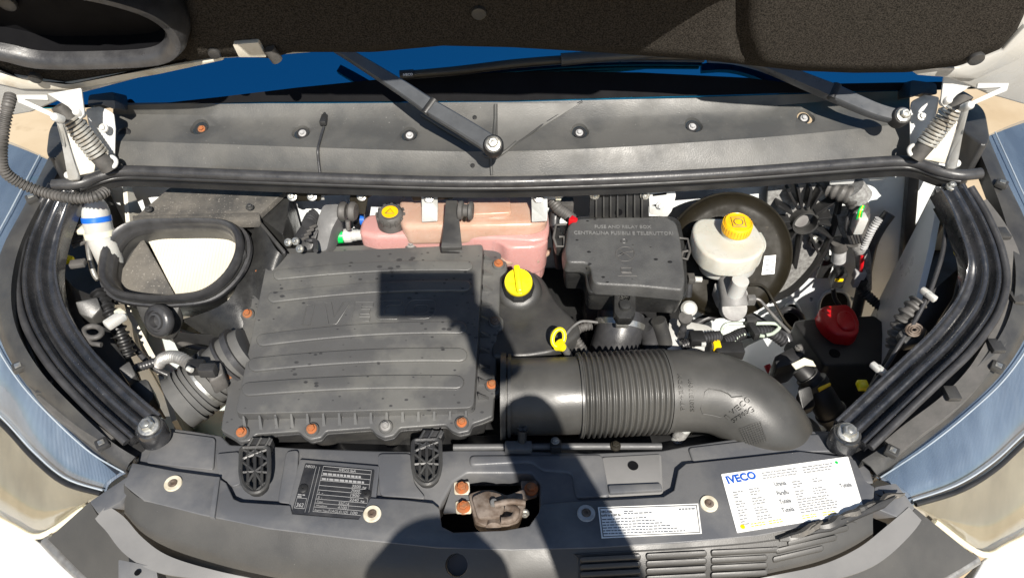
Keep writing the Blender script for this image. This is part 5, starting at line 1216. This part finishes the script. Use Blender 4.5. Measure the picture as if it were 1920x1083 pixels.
slab('rim', inset(top, 1.03), 1.093, .006, 'reservoir', mr_, r=10, bev=.0025, seg=3)
low = [(1316, 470), (1345, 462), (1420, 466), (1428, 484), (1414, 500), (1380, 506), (1336, 500), (1318, 486)]
slab('lower_body', [(x, y-8) for x, y in low], 1.088, .05, 'white_plastic', mr_, r=12, bev=.008, seg=4, sharp=70)
lathe('outlet', P(1382, 536, 1.06)-Z*.02, V((.05, -.1, 1)), [(0, -.03), (.02, -.03), (.017, .0), (.017, .04), (0, .04)], 'white_plastic', mr_, n=20)
rn = V((0, -.1, 1)).normalized(); rc = P(1384, 418, 1.165)
lathe('cap_neck', rc-rn*.03, rn, [(0, -.005), (.027, -.005), (.027, .008), (0, .008)], 'reservoir', mr_, n=30)
rcap = lathe('cap', rc-rn*.02, rn, [(0, 0), (.0285, 0), (.0295, .003), (.028, .02), (.0255, .0235), (.0245, .0225), (0, .0225)], 'yellow_cap', mr_, n=48, sharp=30)
for k in range(30):
    a = 2*math.pi*k/30; u, v, _ = basis(rn); d = u*math.cos(a)+v*math.sin(a); boxat('grip', rc+d*.0288-rn*.009, .0028, .002, .016, 'yellow_cap', rcap, axes=(rn.cross(d), d, rn), bev=0)
ring = [rc+rn*.0032+(u*math.cos(a)+v*math.sin(a))*.009 for a in [i*.4 for i in range(17)]]; tube('cap_symbol', ring, .0009, 'latch_metal', rcap, n=5)
sq = [rc+rn*.0032+(u*x+v*y) for x, y in ((-.013, -.013), (.013, -.013), (.013, .013), (-.013, .013), (-.013, -.013))]; tube('cap_symbol', sq, .0008, 'latch_metal', rcap, n=5)
mc_ = thing('master_cylinder', 'pale cast master cylinder below the brake reservoir', 'master cylinder')
d = V((-.02, -.8, -.1)).normalized()
tube('bore', [P(1372, 528, 1.05)-d*.04, P(1375, 560, 1.02), P(1376, 574, 1.01)], [.026, .027, .0285], 'alu', mc_, n=22)
lathe('end_plug', P(1376, 578, 1.01), -FW, [(0, -.02), (.026, -.02), (.027, .002), (.0255, .006), (0, .006)], 'alu', mc_, n=26)
slab('web', [(1338, 530, 1.03), (1395, 536, 1.03), (1404, 550, 1.02), (1396, 566, 1.01), (1350, 560, 1.01)], 0, .03, 'alu', mc_, r=6, bev=.004)
boxat('port', P(1408, 562, 1.01), .018, .016, .02, 'steel', mc_, bev=.003)
# brake pipes
tag(T('brake_pipe', [(1410, 560, 1.0), (1424, 562, 1.0), (1440, 580, .98), (1462, 604, .95), (1480, 622, .92)], 0, .0035, 'steel', None, n=8), 'thin dark brake pipe leaving the pale cylinder port', 'pipe')
tag(T('brake_pipe', [(1404, 534, 1.02), (1430, 536, 1.01), (1448, 560, .98), (1470, 600, .94), (1484, 616, .92)], 0, .003, 'dark_metal', None, n=8), 'thin dark brake pipe bending round the reservoir foot', 'pipe')
tag(T('brake_pipe', [(1354, 652, .9), (1352, 628, .93), (1356, 612, .94), (1370, 606, .945), (1410, 606, .945), (1450, 606, .94), (1462, 612, .93), (1450, 624, .93), (1436, 628, .93)], 0, .004, 'pipe_green', None, n=8, k=50), 'pale green brake pipe looping over the clip', 'pipe')
tag(T('brake_pipe', [(1376, 655, .9), (1378, 638, .93), (1388, 628, .935), (1400, 626, .935), (1418, 628, .935), (1432, 630, .93)], 0, .004, 'pipe_green', None, n=8, k=40), 'shorter pale green brake pipe under the looping one', 'pipe')
pc = thing('pipe_clip', 'black plastic clip gripping the pale green pipes', 'clip'); boxat('clip', P(1410, 616, .955), .014, .05, .02, 'plastic_dark', pc, axes=(V((.97, .2, 0)), V((-.2, .97, 0)), Z), bev=.003); boxat('clip_head', P(1408, 602, .96), .022, .014, .016, 'plastic', pc)
hh_ = thing('abs_harness', 'corrugated black harness plugs beside the pale green pipes', 'wiring loom')
T('conduit', [(1278, 648, .94), (1300, 640, .945), (1330, 632, .945), (1350, 630, .94)], 0, .011, 'rubber', hh_, n=10, corr=.006)
T('conduit', [(1356, 640, .93), (1372, 634, .93), (1396, 624, .93), (1440, 622, .92), (1470, 640, .9)], 0, .012, 'rubber', hh_, n=10, corr=.007, k=40)
boxat('plug', P(1306, 634, .955), .03, .03, .02, 'plastic_dark', hh_, bev=.003); boxat('yellow_lock', P(1343, 646, .935), .016, .024, .014, 'yellow', hh_, bev=.002); boxat('plug', P(1366, 658, .925), .06, .03, .03, 'plastic_dark', hh_, bev=.004)
boxat('white_pin', P(1319, 645, .955), .01, .008, .01, 'white_plastic', hh_, bev=.002)
vv = thing('vacuum_valve', 'round white valve with black grommet beside the fuse box', 'valve')
lathe('disc', P(1292, 578, 1.0), V((-.1, -.5, .8)), [(0, -.01), (.015, -.01), (.017, .0), (.012, .006), (0, .008)], 'white_plastic', vv, n=22); lathe('grommet', P(1285, 596, .99), V((-.1, -.3, .9)), [(0, -.006), (.014, -.006), (.014, .004), (0, .004)], 'rubber_grey', vv, n=20)
T('stem', [(1283, 604, .975), (1279, 622, .95), (1276, 640, .92)], 0, .0075, 'rubber', vv, n=12, corr=.014)
boxat('tee', P(1296, 522, 1.05), .014, .02, .014, 'rubber_grey', vv); tube('tee_pipe', [P(1290, 522, 1.05), P(1316, 524, 1.05)], .006, 'white_plastic', vv, n=10); T('tee_drop', [(1292, 528, 1.04), (1290, 555, 1.01)], 0, .008, 'rubber', vv)
sp_ = tag(T('support_strut', [(1234, 600, .98), (1246, 640, .93), (1256, 690, .88)], 0, .016, 'plastic', None, n=14), 'thick grey plastic strut between fuse box and bent duct', 'strut')
# ================================================================== ribbed pedal bracket plate behind booster
rp_ = thing('pedal_bracket', 'black ribbed cast plate with round boss beside the booster', 'bracket')
yb = FWY-.03
yslab('plate', [(1440, 345), (1580, 345), (1570, 400), (1555, 450), (1525, 500), (1480, 545), (1430, 560)], yb, .01, 'fiber_grey', rp_, r=10, bev=.002)
c = PY(1505, 408, yb); 
lathe('boss', c+V((0, .005, 0)), V((0, -1, .1)), [(.016, 0), (.03, 0), (.03, .03), (.0255, .03), (.0255, .006), (.016, .004)], 'plastic', rp_, n=30); lathe('boss_core', PY(1500, 410, yb)+V((0, -.002, 0)), V((0, -1, .1)), [(0, 0), (.018, 0), (.016, .008), (0, .01)], 'alu', rp_, n=24)
for a, l0, l1 in ((-2.6, 26, 58), (-2.05, 26, 62), (-1.75, 26, 62), (-1.35, 26, 62), (-1.05, 26, 66), (-.55, 26, 70), (-.15, 26, 52), (.15, 26, 50), (.55, 26, 62), (1.15, 26, 70), (1.75, 26, 90), (2.2, 26, 110), (2.7, 26, 50), (3.1, 26, 56)):
    p0, p1 = PY(1505+l0*math.cos(a), 408+l0*math.sin(a), yb-.012), PY(1505+l1*math.cos(a), 408+l1*math.sin(a), yb-.012)
    m_ = (p0+p1)/2; ax = (p1-p0).normalized(); boxat('rib', m_, (p1-p0).length, .006, .03, 'plastic_dark', rp_, axes=(ax, ax.cross(V((0, -1, 0))), V((0, -1, 0))), bev=.001)
T_ = [PY(x, y, yb-.006) for x, y in ((1578, 348), (1568, 400), (1553, 450), (1524, 500), (1482, 543), (1440, 562))]
sweep('edge_rib', T_, [(-.004, -.012), (.004, -.012), (.004, .012), (-.004, .012)], 'plastic_dark', rp_, k=30, up=V((0, -1, 0)))
lathe('bolt_socket', PY(1527, 449, yb-.005), V((0, -1, .1)), [(0, -.0), (.015, 0), (.015, .018), (.0115, .018), (.0115, .006), (0, .006)], 'plastic_dark', rp_, n=24); bolt(PY(1527, 449, yb-.016), V((0, -1, .2)), .0095, 'zinc', rp_)
# white tabs under the seal
tb = thing('seal_tab', 'white painted tab pair under the seal, above the booster side', 'tab')
slab('tab', [(1558, 328, 1.18), (1608, 322, 1.18), (1600, 344, 1.15), (1556, 346, 1.15)], 0, .004, 'white_paint', tb, r=3, bev=.001, down=V((0, .5, -.8))); slab('tab', [(1630, 320, 1.18), (1664, 318, 1.18), (1662, 336, 1.155), (1630, 338, 1.155)], 0, .004, 'white_paint', tb, r=3, bev=.001, down=V((0, .5, -.8)))
# ================================================================== wiring on the right bulkhead
wl = thing('bulkhead_loom', 'taped wiring loom with clear plug and green wire on the bulkhead', 'wiring loom')
def TY(name, pts, r, m, parent, **kw): return tube(name, [PY(x, y, FWY-z) for x, y, z in pts], r, m, parent, **kw)
TY('loom', [(1556, 352, .04), (1580, 362, .06), (1600, 372, .07), (1612, 400, .07), (1606, 430, .06), (1596, 450, .05)], .02, 'rubber_grey', wl, n=14, k=30, corr=.014, amp=.08)
TY('loom', [(1580, 395, .04), (1590, 430, .045), (1606, 455, .05), (1618, 480, .05), (1620, 540, .04)], .018, 'fiber_grey', wl, n=14, k=24)
TY('conduit', [(1668, 400, .03), (1650, 425, .04), (1635, 455, .045), (1625, 500, .045), (1612, 560, .05), (1600, 610, .06)], .014, 'rubber', wl, n=14, k=30)
TY('conduit', [(1648, 410, .06), (1632, 435, .065), (1618, 465, .065)], .0085, 'washer_grey', wl, n=10, k=24, corr=.006)
boxat('clear_plug', PY(1610, 418, FWY-.1), .022, .03, .045, 'white_plastic', wl, bev=.004)
for k in range(3): TY('wire', [(1606+k*4, 410, .105), (1610+k*3, 396, .11), (1616+k*2, 386, .1)], .0022, ('green', 'lemon', 'green')[k], wl, n=6, k=8)
TY('bundle_cap', [(1596, 352, .06), (1612, 372, .065)], .028, 'fiber_grey', wl, n=16)
for k in range(5): TY('wire', [(1594+k*5, 395+k*4, .08), (1586+k*6, 425, .09), (1596+k*5, 455, .08)], .0035, 'rubber_grey' if k % 2 else 'rubber', wl, n=6, k=14)
se = thing('pressure_sensor', 'grey cylindrical sensor with black yellow-marked plug on the bulkhead', 'sensor')
TY('can', [(1574, 456, .05), (1572, 488, .05)], .0165, 'washer_grey', se, n=22); TY('can_cap', [(1574, 452, .05), (1574, 466, .05)], .0185, 'rubber_grey', se, n=22)
boxat('plug', PY(1572, 520, FWY-.05), .028, .03, .05, 'plastic_dark', se, bev=.005); boxat('yellow_mark', PY(1573, 525, FWY-.068), .02, .004, .008, 'yellow', se, bev=.001); boxat('mount_plate', PY(1549, 500, FWY-.02), .03, .006, .075, 'plastic_dark', se, bev=.002); bolt(PY(1550, 484, FWY-.025), V((0, -1, .3)), .007, 'zinc', se)
TY('lead', [(1562, 540, .05), (1566, 560, .05), (1580, 580, .06)], .006, 'rubber', se, n=8, k=12)
gp = thing('grey_plug', 'light grey plug with red wire beside the pressure sensor', 'plug')
boxat('shell', PY(1611, 514, FWY-.07), .026, .02, .024, 'washer_grey', gp, bev=.003); boxat('shell', PY(1606, 524, FWY-.07), .014, .018, .04, 'washer_grey', gp, bev=.003); boxat('socket', PY(1615, 530, FWY-.068), .02, .02, .028, 'plastic_dark', gp, bev=.003)
TY('red_wire', [(1614, 510, .07), (1616, 490, .075), (1617, 478, .07)], .005, 'red', gp, n=8, k=8)
# ================================================================== battery
ba = thing('battery', 'black covered battery with red terminal cap', 'battery')
slab('cover', [(1488, 602), (1500, 598), (1640, 590), (1690, 630), (1672, 680), (1556, 686), (1544, 682)], .80, .2, 'plastic_dark', ba, r=6, bev=.006, seg=3)
lathe('vent_plug', P(1565, 662, .801), Z, [(0, 0), (.0125, 0), (.0125, .001), (0, .0015)], 'ink_interior', ba, n=20)
tc_ = [(1536, 578), (1548, 572), (1588, 569), (1604, 582), (1612, 602), (1611, 622), (1600, 630), (1570, 627), (1550, 612), (1538, 594)]
slab('terminal_cap', tc_, .83, .045, 'red', ba, r=6, bev=.006, seg=4, sharp=60, taper=1.06); slab('cap_dome', [(1570, 582), (1594, 580), (1606, 600), (1606, 616), (1584, 618), (1570, 604)], .837, .02, 'red', ba, r=12, bev=.006, seg=4, sharp=70)
slab('hold_down', [(1452, 668, .82), (1478, 654, .825), (1504, 642, .83), (1510, 660, .825), (1492, 680, .82), (1456, 690, .81)], 0, .07, 'plastic_dark', ba, r=4, bev=.004); bolt(P(1498, 652, .832), Z, .009, 'steel', ba)
tag(T('battery_cable', [(1438, 684, .74), (1448, 704, .73), (1460, 724, .72), (1470, 750, .71)], 0, .008, 'red', None, n=10), 'red cable dropping beside the bent duct', 'cable')
hv = thing('hose_valve', 'black cylindrical valve hose with yellow mark and paper tag', 'valve hose')
vp = [P(1498, 690, .87), P(1514, 706, .86), P(1532, 730, .84), (P(1556, 770, .81)), P(1580, 800, .77)]
tube('hose', vp, [.018, .022, .030, .031, .028], 'plastic_dark', hv, n=22, k=24); hp_ = catmull(vp, 24)
ringat(hp_, 5, .026, .01, 'plastic', hv, 'ring'); ringat(hp_, 8, .033, .012, 'plastic', hv, 'ring'); ringat(hp_, 17, .034, .01, 'plastic', hv, 'ring')
slab('yellow_mark', [(1534, 726, .876), (1556, 716, .876), (1559, 720, .876), (1537, 732, .876)], 0, .006, 'yellow', hv, bev=.001)
slab('paper_tag', [(1484, 682, .9), (1508, 670, .9), (1524, 676, .895), (1530, 686, .885), (1510, 684, .895), (1492, 692, .9)], 0, .002, 'cream_plastic', hv, bev=0)
slab('side_bracket', [(1496, 730, .93), (1520, 722, .93), (1530, 760, .9), (1506, 770, .9)], 0, .02, 'plastic_dark', hv, r=6, bev=.004)
tag(T('heater_hose', [(1478, 640, .9), (1470, 624, .91), (1440, 612, .9), (1400, 590, .9), (1340, 590, .88), (1290, 620, .86), (1262, 680, .84)], 0, .010, 'rubber', None, n=12, k=40), 'black hose looping behind the pale green pipes', 'hose')
tag(TY('battery_loom', [(1612, 540, .05), (1640, 566, .07), (1662, 590, .1), (1668, 640, .14)], .011, 'rubber', None, n=12, k=24, corr=.008), 'black ribbed loom dropping behind the red terminal cap', 'wiring loom')
tag(TY('bulkhead_hose', [(1510, 612, .05), (1500, 590, .06), (1478, 580, .06), (1450, 590, .05)], .008, 'rubber', None, n=10, k=20), 'short black hose crossing the bulkhead opening', 'hose')
# ================================================================== engine cover, oil cap, dipstick
ec = thing('engine_cover', 'smooth black engine cover round the yellow oil cap', 'engine cover')
slab('cover', [(925, 540), (940, 515), (990, 500), (1020, 520), (1040, 560), (1085, 605), (1090, 622), (1064, 642), (1040, 658), (990, 666), (920, 668)], 1.0, .12, 'plastic', ec, r=14, bev=.02, seg=5, sharp=70)
slab('front_rib', [(960, 658), (1040, 656), (1044, 672), (960, 676)], .985, .04, 'plastic_dark', ec, r=3, bev=.003)
on_ = V((-.02, -.45, .9)).normalized(); oc = P(972, 528, 1.062)
lathe('filler_collar', oc-on_*.06, on_, [(0, -.01), (.05, -.01), (.046, .012), (.042, .016), (.036, .02), (0, .02)], 'plastic', ec, n=36, sharp=60); lathe('filler_neck', oc-on_*.045, on_, [(0, 0), (.033, 0), (.033, .02), (.028, .03), (0, .03)], 'plastic_dark', ec, n=10, sharp=20)
ocp = thing('oil_cap', 'yellow oil filler cap with raised handle', 'cap')
lathe('disc', oc, on_, [(0, -.016), (.026, -.016), (.0285, -.012), (.029, -.003), (.0275, .002), (0, .003)], 'lemon', ocp, n=40)
u, v, _ = basis(on_); dr = (u*-.12+v*1).normalized(); boxat('handle', oc+on_*.008+dr*.003, .0125, .058, .016, 'lemon', ocp, axes=(dr.cross(on_), dr, on_), bev=.004, seg=3)
ds = thing('dipstick', 'yellow looped dipstick handle on the engine', 'dipstick')
cc = P(1047, 633, 1.03); pts = [cc+(V((.85, .25, .1)).normalized()*math.cos(a)*.0125+UP*math.sin(a)*.0165) for a in [i*2*math.pi/24 for i in range(25)]]
tube('ring', pts, .0045, 'lemon', ds, n=10); tube('handle', [P(1048, 646, 1.025), P(1056, 652, 1.015)], [.013, .008], 'lemon', ds, n=14); tube('tube_top', [P(1056, 650, 1.012), P(1064, 662, .99), P(1072, 680, .95)], [.0075, .0075, .009], 'steel', ds, n=12)
hs2 = thing('turbo_hose', 'short black rubber hose with metal clamp under the fuse box', 'hose')
tp = [P(1164, 590, .96), P(1160, 622, .94), P(1150, 660, .9), P(1140, 700, .85)]; tube('hose', tp, [.05, .05, .052, .05], 'rubber', hs2, n=30, k=16); ringat(catmull(tp, 16), 3, .0535, .012, 'zinc', hs2, 'clamp'); boxat('clamp_screw', P(1166, 608, 1.0), .026, .012, .012, 'zinc', hs2, bev=.003)
T('side_hose', [(1208, 610, .96), (1220, 630, .93), (1222, 660, .9)], 0, .022, 'rubber', hs2, n=16); T('side_hose', [(1196, 620, .92), (1212, 645, .9), (1216, 680, .86)], 0, .02, 'plastic', hs2, n=16)
cs = thing('engine_harness', 'grey corrugated harness sleeve curling beside the dipstick', 'wiring loom')
T('sleeve', [(1108, 610, .985), (1086, 616, .985), (1078, 630, .98), (1090, 650, .96), (1098, 664, .94)], 0, .0085, 'rubber_grey', cs, n=12, corr=.006, k=40); T('sleeve', [(1074, 622, .98), (1072, 636, .97), (1080, 656, .95)], 0, .012, 'rubber_grey', cs, n=12, corr=.006); T('lead', [(1060, 628, 1.0), (1074, 612, 1.0), (1092, 602, 1.0), (1120, 604, .99)], 0, .003, 'steel', cs, n=8)
# engine bulk deep below
eb = thing('engine_block', 'dark engine block deep below the hoses', 'engine')
slab('block', [(560, 470), (1240, 470), (1300, 560), (1300, 820), (620, 840), (560, 760)], .84, .4, 'plastic_dark', eb, r=20, bev=.01)
slab('gearbox_casing', [(1090, 480), (1250, 480), (1280, 600), (1100, 620)], .9, .1, 'plastic_dark', eb, r=20, bev=.015)
ra = thing('radiator', 'radiator top tank with grey pipe and black valve behind the cross-member', 'radiator')
slab('tank', [(420, 815), (1500, 812), (1500, 850), (420, 862)], .885, .3, 'plastic_dark', ra, bev=.006)
tube('pipe', [P(850, 838, .93), P(1080, 836, .93), P(1240, 836, .925)], .0065, 'cast_grey', ra, n=10); tube('valve', [P(978, 838, .94), P(980, 806, .97)], [.008, .009], 'plastic_dark', ra, n=14)
for a in range(8): tube('valve_fin', [P(980, 806, .97), P(980+10*math.cos(a*.8), 802+7*math.sin(a*.8), .973)], .0012, 'plastic', ra, n=5)
boxat('valve_seat', P(972, 838, .945), .05, .02, .016, 'cast_grey', ra, bev=.003); boxat('pipe_clip', P(1042, 836, .945), .02, .02, .02, 'plastic_dark', ra, bev=.003); bolt(P(1041, 826, .955), Z, .008, 'steel', ra); bolt(P(1154, 835, .935), Z, .010, 'dark_metal', ra)
tag(boxat('undertray', V((0, -.1, .45)), 1.8, .85, .02, 'ink_interior', None), 'black undertray at the bottom of the engine bay', 'undertray')
# ================================================================== right side between rail and wheel arch
rc_ = thing('release_cable', 'thin black bonnet release cable held by white clips', 'cable')
T('cable', [(1770, 345, 1.2), (1774, 400, 1.16), (1768, 470, 1.12), (1750, 530, 1.09), (1738, 558, 1.075), (1716, 600, 1.05), (1690, 640, 1.03), (1660, 690, 1.0), (1630, 730, .98), (1606, 768, .96)], 0, .0045, 'rubber', rc_, n=8, k=60)
for x, y, z in ((1736, 548, 1.085), (1746, 556, 1.085), (1642, 688, 1.01), (1652, 694, 1.01)): boxat('clip', P(x, y, z), .012, .022, .012, 'white_plastic', rc_, axes=(V((.85, .5, 0)), V((-.5, .85, 0)), Z), bev=.003)
rl_ = thing('lamp_bracket', 'black lamp bracket with spring disc inside the battery side rail', 'bracket')
slab('bracket_panel', [(1730, 560, 1.05), (1800, 500, 1.08), (1786, 560, 1.05), (1740, 630, 1.0), (1690, 690, .96), (1650, 720, .94), (1640, 700, .94), (1690, 640, 1.0)], 0, .05, 'plastic_dark', rl_, r=8, bev=.005)
slab('seat', [(1684, 622, 1.04), (1712, 602, 1.045), (1740, 616, 1.04), (1730, 640, 1.03), (1700, 646, 1.03)], 0, .02, 'plastic', rl_, r=4, bev=.004)
for r_ in (.006, .011, .016): ring_on(1.047, 1714, 618, r_/mpp(P(1714, 618, 1.047)), r_/mpp(P(1714, 618, 1.047))*.75, 0, .0022, 'latch_metal', rl_, 'coil', 20)
T('toothed_guide', [(1722, 565, 1.06), (1700, 590, 1.04), (1684, 620, 1.01), (1678, 650, .98)], 0, .016, 'rubber_grey', rl_, n=8, corr=.014, amp=.2)
for k in range(5): tube('heat_fin', [P(1776, 412+k*7, 1.1), P(1806, 418+k*7, 1.1)], .0042, 'rubber_grey', rl_, n=6)
slab('rail_head', [(1752, 352, 1.2), (1796, 346, 1.2), (1806, 384, 1.18), (1784, 398, 1.17), (1764, 376, 1.19)], 0, .02, 'rail_paint', rl_, r=6, bev=.004); bolt(P(1784, 350, 1.206), Z, .011, 'zinc', rl_)
yc2 = thing('yellow_clip', 'yellow plastic clip against the inner edge of the battery side rail', 'clip')
slab('tab', [(1790, 468, 1.1), (1800, 454, 1.1), (1810, 454, 1.1), (1810, 480, 1.1), (1796, 478, 1.1)], 0, .008, 'lemon', yc2, r=2)
tag(boxat('yellow_connector', P(1617, 722, .96), .02, .02, .014, 'lemon', None, bev=.003), 'small yellow connector by the release cable above the rail bolt', 'connector')

# ================================================================== the photographer, whose shadow falls into the bay
pe_ = thing('person', 'person in dark clothes raising a phone over the grille, seen as a shadow', 'person')
def skin(name, verts, edges, m, sub=2):
    me = bpy.data.meshes.new(name); me.from_pydata([v[0] for v in verts], edges, [])
    o = bpy.data.objects.new(name, me); COL.objects.link(o)
    sk = o.modifiers.new('s', 'SKIN'); sd = o.modifiers.new('d', 'SUBSURF'); sd.levels = sub; sd.render_levels = sub
    for i, v in enumerate(verts): me.skin_vertices[0].data[i].radius = (v[1], v[2] if len(v) > 2 else v[1])
    me.skin_vertices[0].data[0].use_root = True
    bpy.context.view_layer.update(); nm = bpy.data.meshes.new_from_object(o.evaluated_get(bpy.context.evaluated_depsgraph_get()))
    bpy.data.objects.remove(o); nm.materials.append(MATS[m])
    for p in nm.polygons: p.use_smooth = True
    return link(name, nm, pe_, Matrix())
bx0, by0 = .10, -1.62
HEADC = V((.06, -1.47, 1.68))
vb = [((bx0, by0, .95), .15, .11), ((bx0, by0, 1.12), .14, .1), ((bx0, by0+.02, 1.32), .16, .11), ((bx0, by0+.04, 1.44), .13, .09), ((bx0-.02, by0+.08, 1.52), .055), ((.06, by0+.12, 1.6), .07),
      ((bx0+.19, by0+.04, 1.43), .06), ((.34, by0+.24, 1.60), .078), ((.2, by0+.42, 1.93), .055),
      ((bx0-.19, by0+.03, 1.42), .06), ((bx0-.25, by0, 1.15), .045), ((bx0-.24, by0+.06, .9), .035),
      ((bx0+.09, by0, .88), .095), ((bx0+.11, by0+.02, .5), .065), ((bx0+.12, by0-.02, .09), .045), ((bx0+.13, by0+.14, .035), .04, .03),
      ((bx0-.09, by0, .88), .095), ((bx0-.11, by0+.02, .5), .065), ((bx0-.12, by0-.02, .09), .045), ((bx0-.13, by0+.14, .035), .04, .03)]
ed = [(0, 1), (1, 2), (2, 3), (3, 4), (4, 5), (3, 6), (6, 7), (7, 8), (3, 9), (9, 10), (10, 11), (0, 12), (12, 13), (13, 14), (14, 15), (0, 16), (16, 17), (17, 18), (18, 19)]
skin('figure', vb, ed, 'cloth')
lathe('head', HEADC-Z*.12, V((0, .25, 1)), [(0, 0), (.045, .005), (.07, .04), (.085, .1), (.09, .15), (.082, .2), (.056, .232), (0, .245)], 'skin', pe_, n=24, sharp=80)
lathe('hair', HEADC-Z*.02, V((0, .2, 1)), [(.11, -.03), (.128, .05), (.118, .12), (.08, .17), (0, .188)], 'hair', pe_, n=24, sharp=80)
lathe('nose', HEADC+V((0, .075, .02)), V((0, 1, -.2)), [(0, -.01), (.014, 0), (.01, .014), (0, .02)], 'skin', pe_, n=10)
for s in (-1, 1): lathe('ear', HEADC+V((s*.082, 0, .02)), V((s, 0, 0)), [(0, -.006), (.022, 0), (.02, .008), (0, .01)], 'skin', pe_, n=12); lathe('eye', HEADC+V((s*.03, .072, .045)), V((0, 1, 0)), [(0, -.005), (.012, 0), (.008, .006), (0, .008)], 'paper', pe_, n=10)
PHW, PHH = .2, .095
pcx = .055; pcn = CAM+RT*pcx-UP*.012-FW*.012
hand = V((.16, by0+.49, 2.03))
pal = [((.195, by0+.43, 1.945), .05, .042), (hand-V((.0, .0, .05)), .046, .032), (hand, .046, .028), (hand+V((-.02, .01, .03)), .036, .024)]
skin('palm', pal, [(0, 1), (1, 2), (2, 3)], 'skin')
for k in range(4):
    b = hand+V((-.005+.0*k, .012, .03-.022*k)); skin('finger', [(b, .009), (b+V((-.03, .02, .012)), .0088), (b+V((-.055, .02, .01)), .008), (b+V((-.07, .006, .008)), .007)], [(0, 1), (1, 2), (2, 3)], 'skin', 1)
skin('thumb', [(hand+V((.0, -.01, -.02)), .012), (hand+V((-.025, -.022, .0)), .0105), (hand+V((-.05, -.022, .012)), .0085)], [(0, 1), (1, 2)], 'skin', 1)
ph_ = thing('phone', 'dark phone held up in landscape, seen as a rectangular shadow', 'phone')
boxat('phone_body', pcn, PHW, PHH, .009, 'ink_black', ph_, axes=(RT, UP, FW), bev=.004, seg=3)
boxat('screen', pcn-FW*.0052, PHW*.94, PHH*.92, .0006, 'plastic_dark', ph_, axes=(RT, UP, FW), bev=0)
lathe('lens_ring', CAM-FW*.0085, FW, [(.009, 0), (.011, 0), (.011, .0015), (.009, .0015)], 'steel', ph_, n=20)

# ================================================================== finish
flush_text()
bpy.context.view_layer.update()
for r in ROOTS:
    ch = [o for o in bpy.data.objects if o.parent == r]
    lo = V((1e9,)*3); hi = V((-1e9,)*3)
    for o in ch:
        for b in o.bound_box:
            p = WORLD[o.name] @ V(b)
            for i in range(3): lo[i] = min(lo[i], p[i]); hi[i] = max(hi[i], p[i])
    if not ch: continue
    c = V(((lo.x+hi.x)/2, (lo.y+hi.y)/2, lo.z)); r.location = c
    for o in ch: o.matrix_parent_inverse = Matrix.Translation(-c)
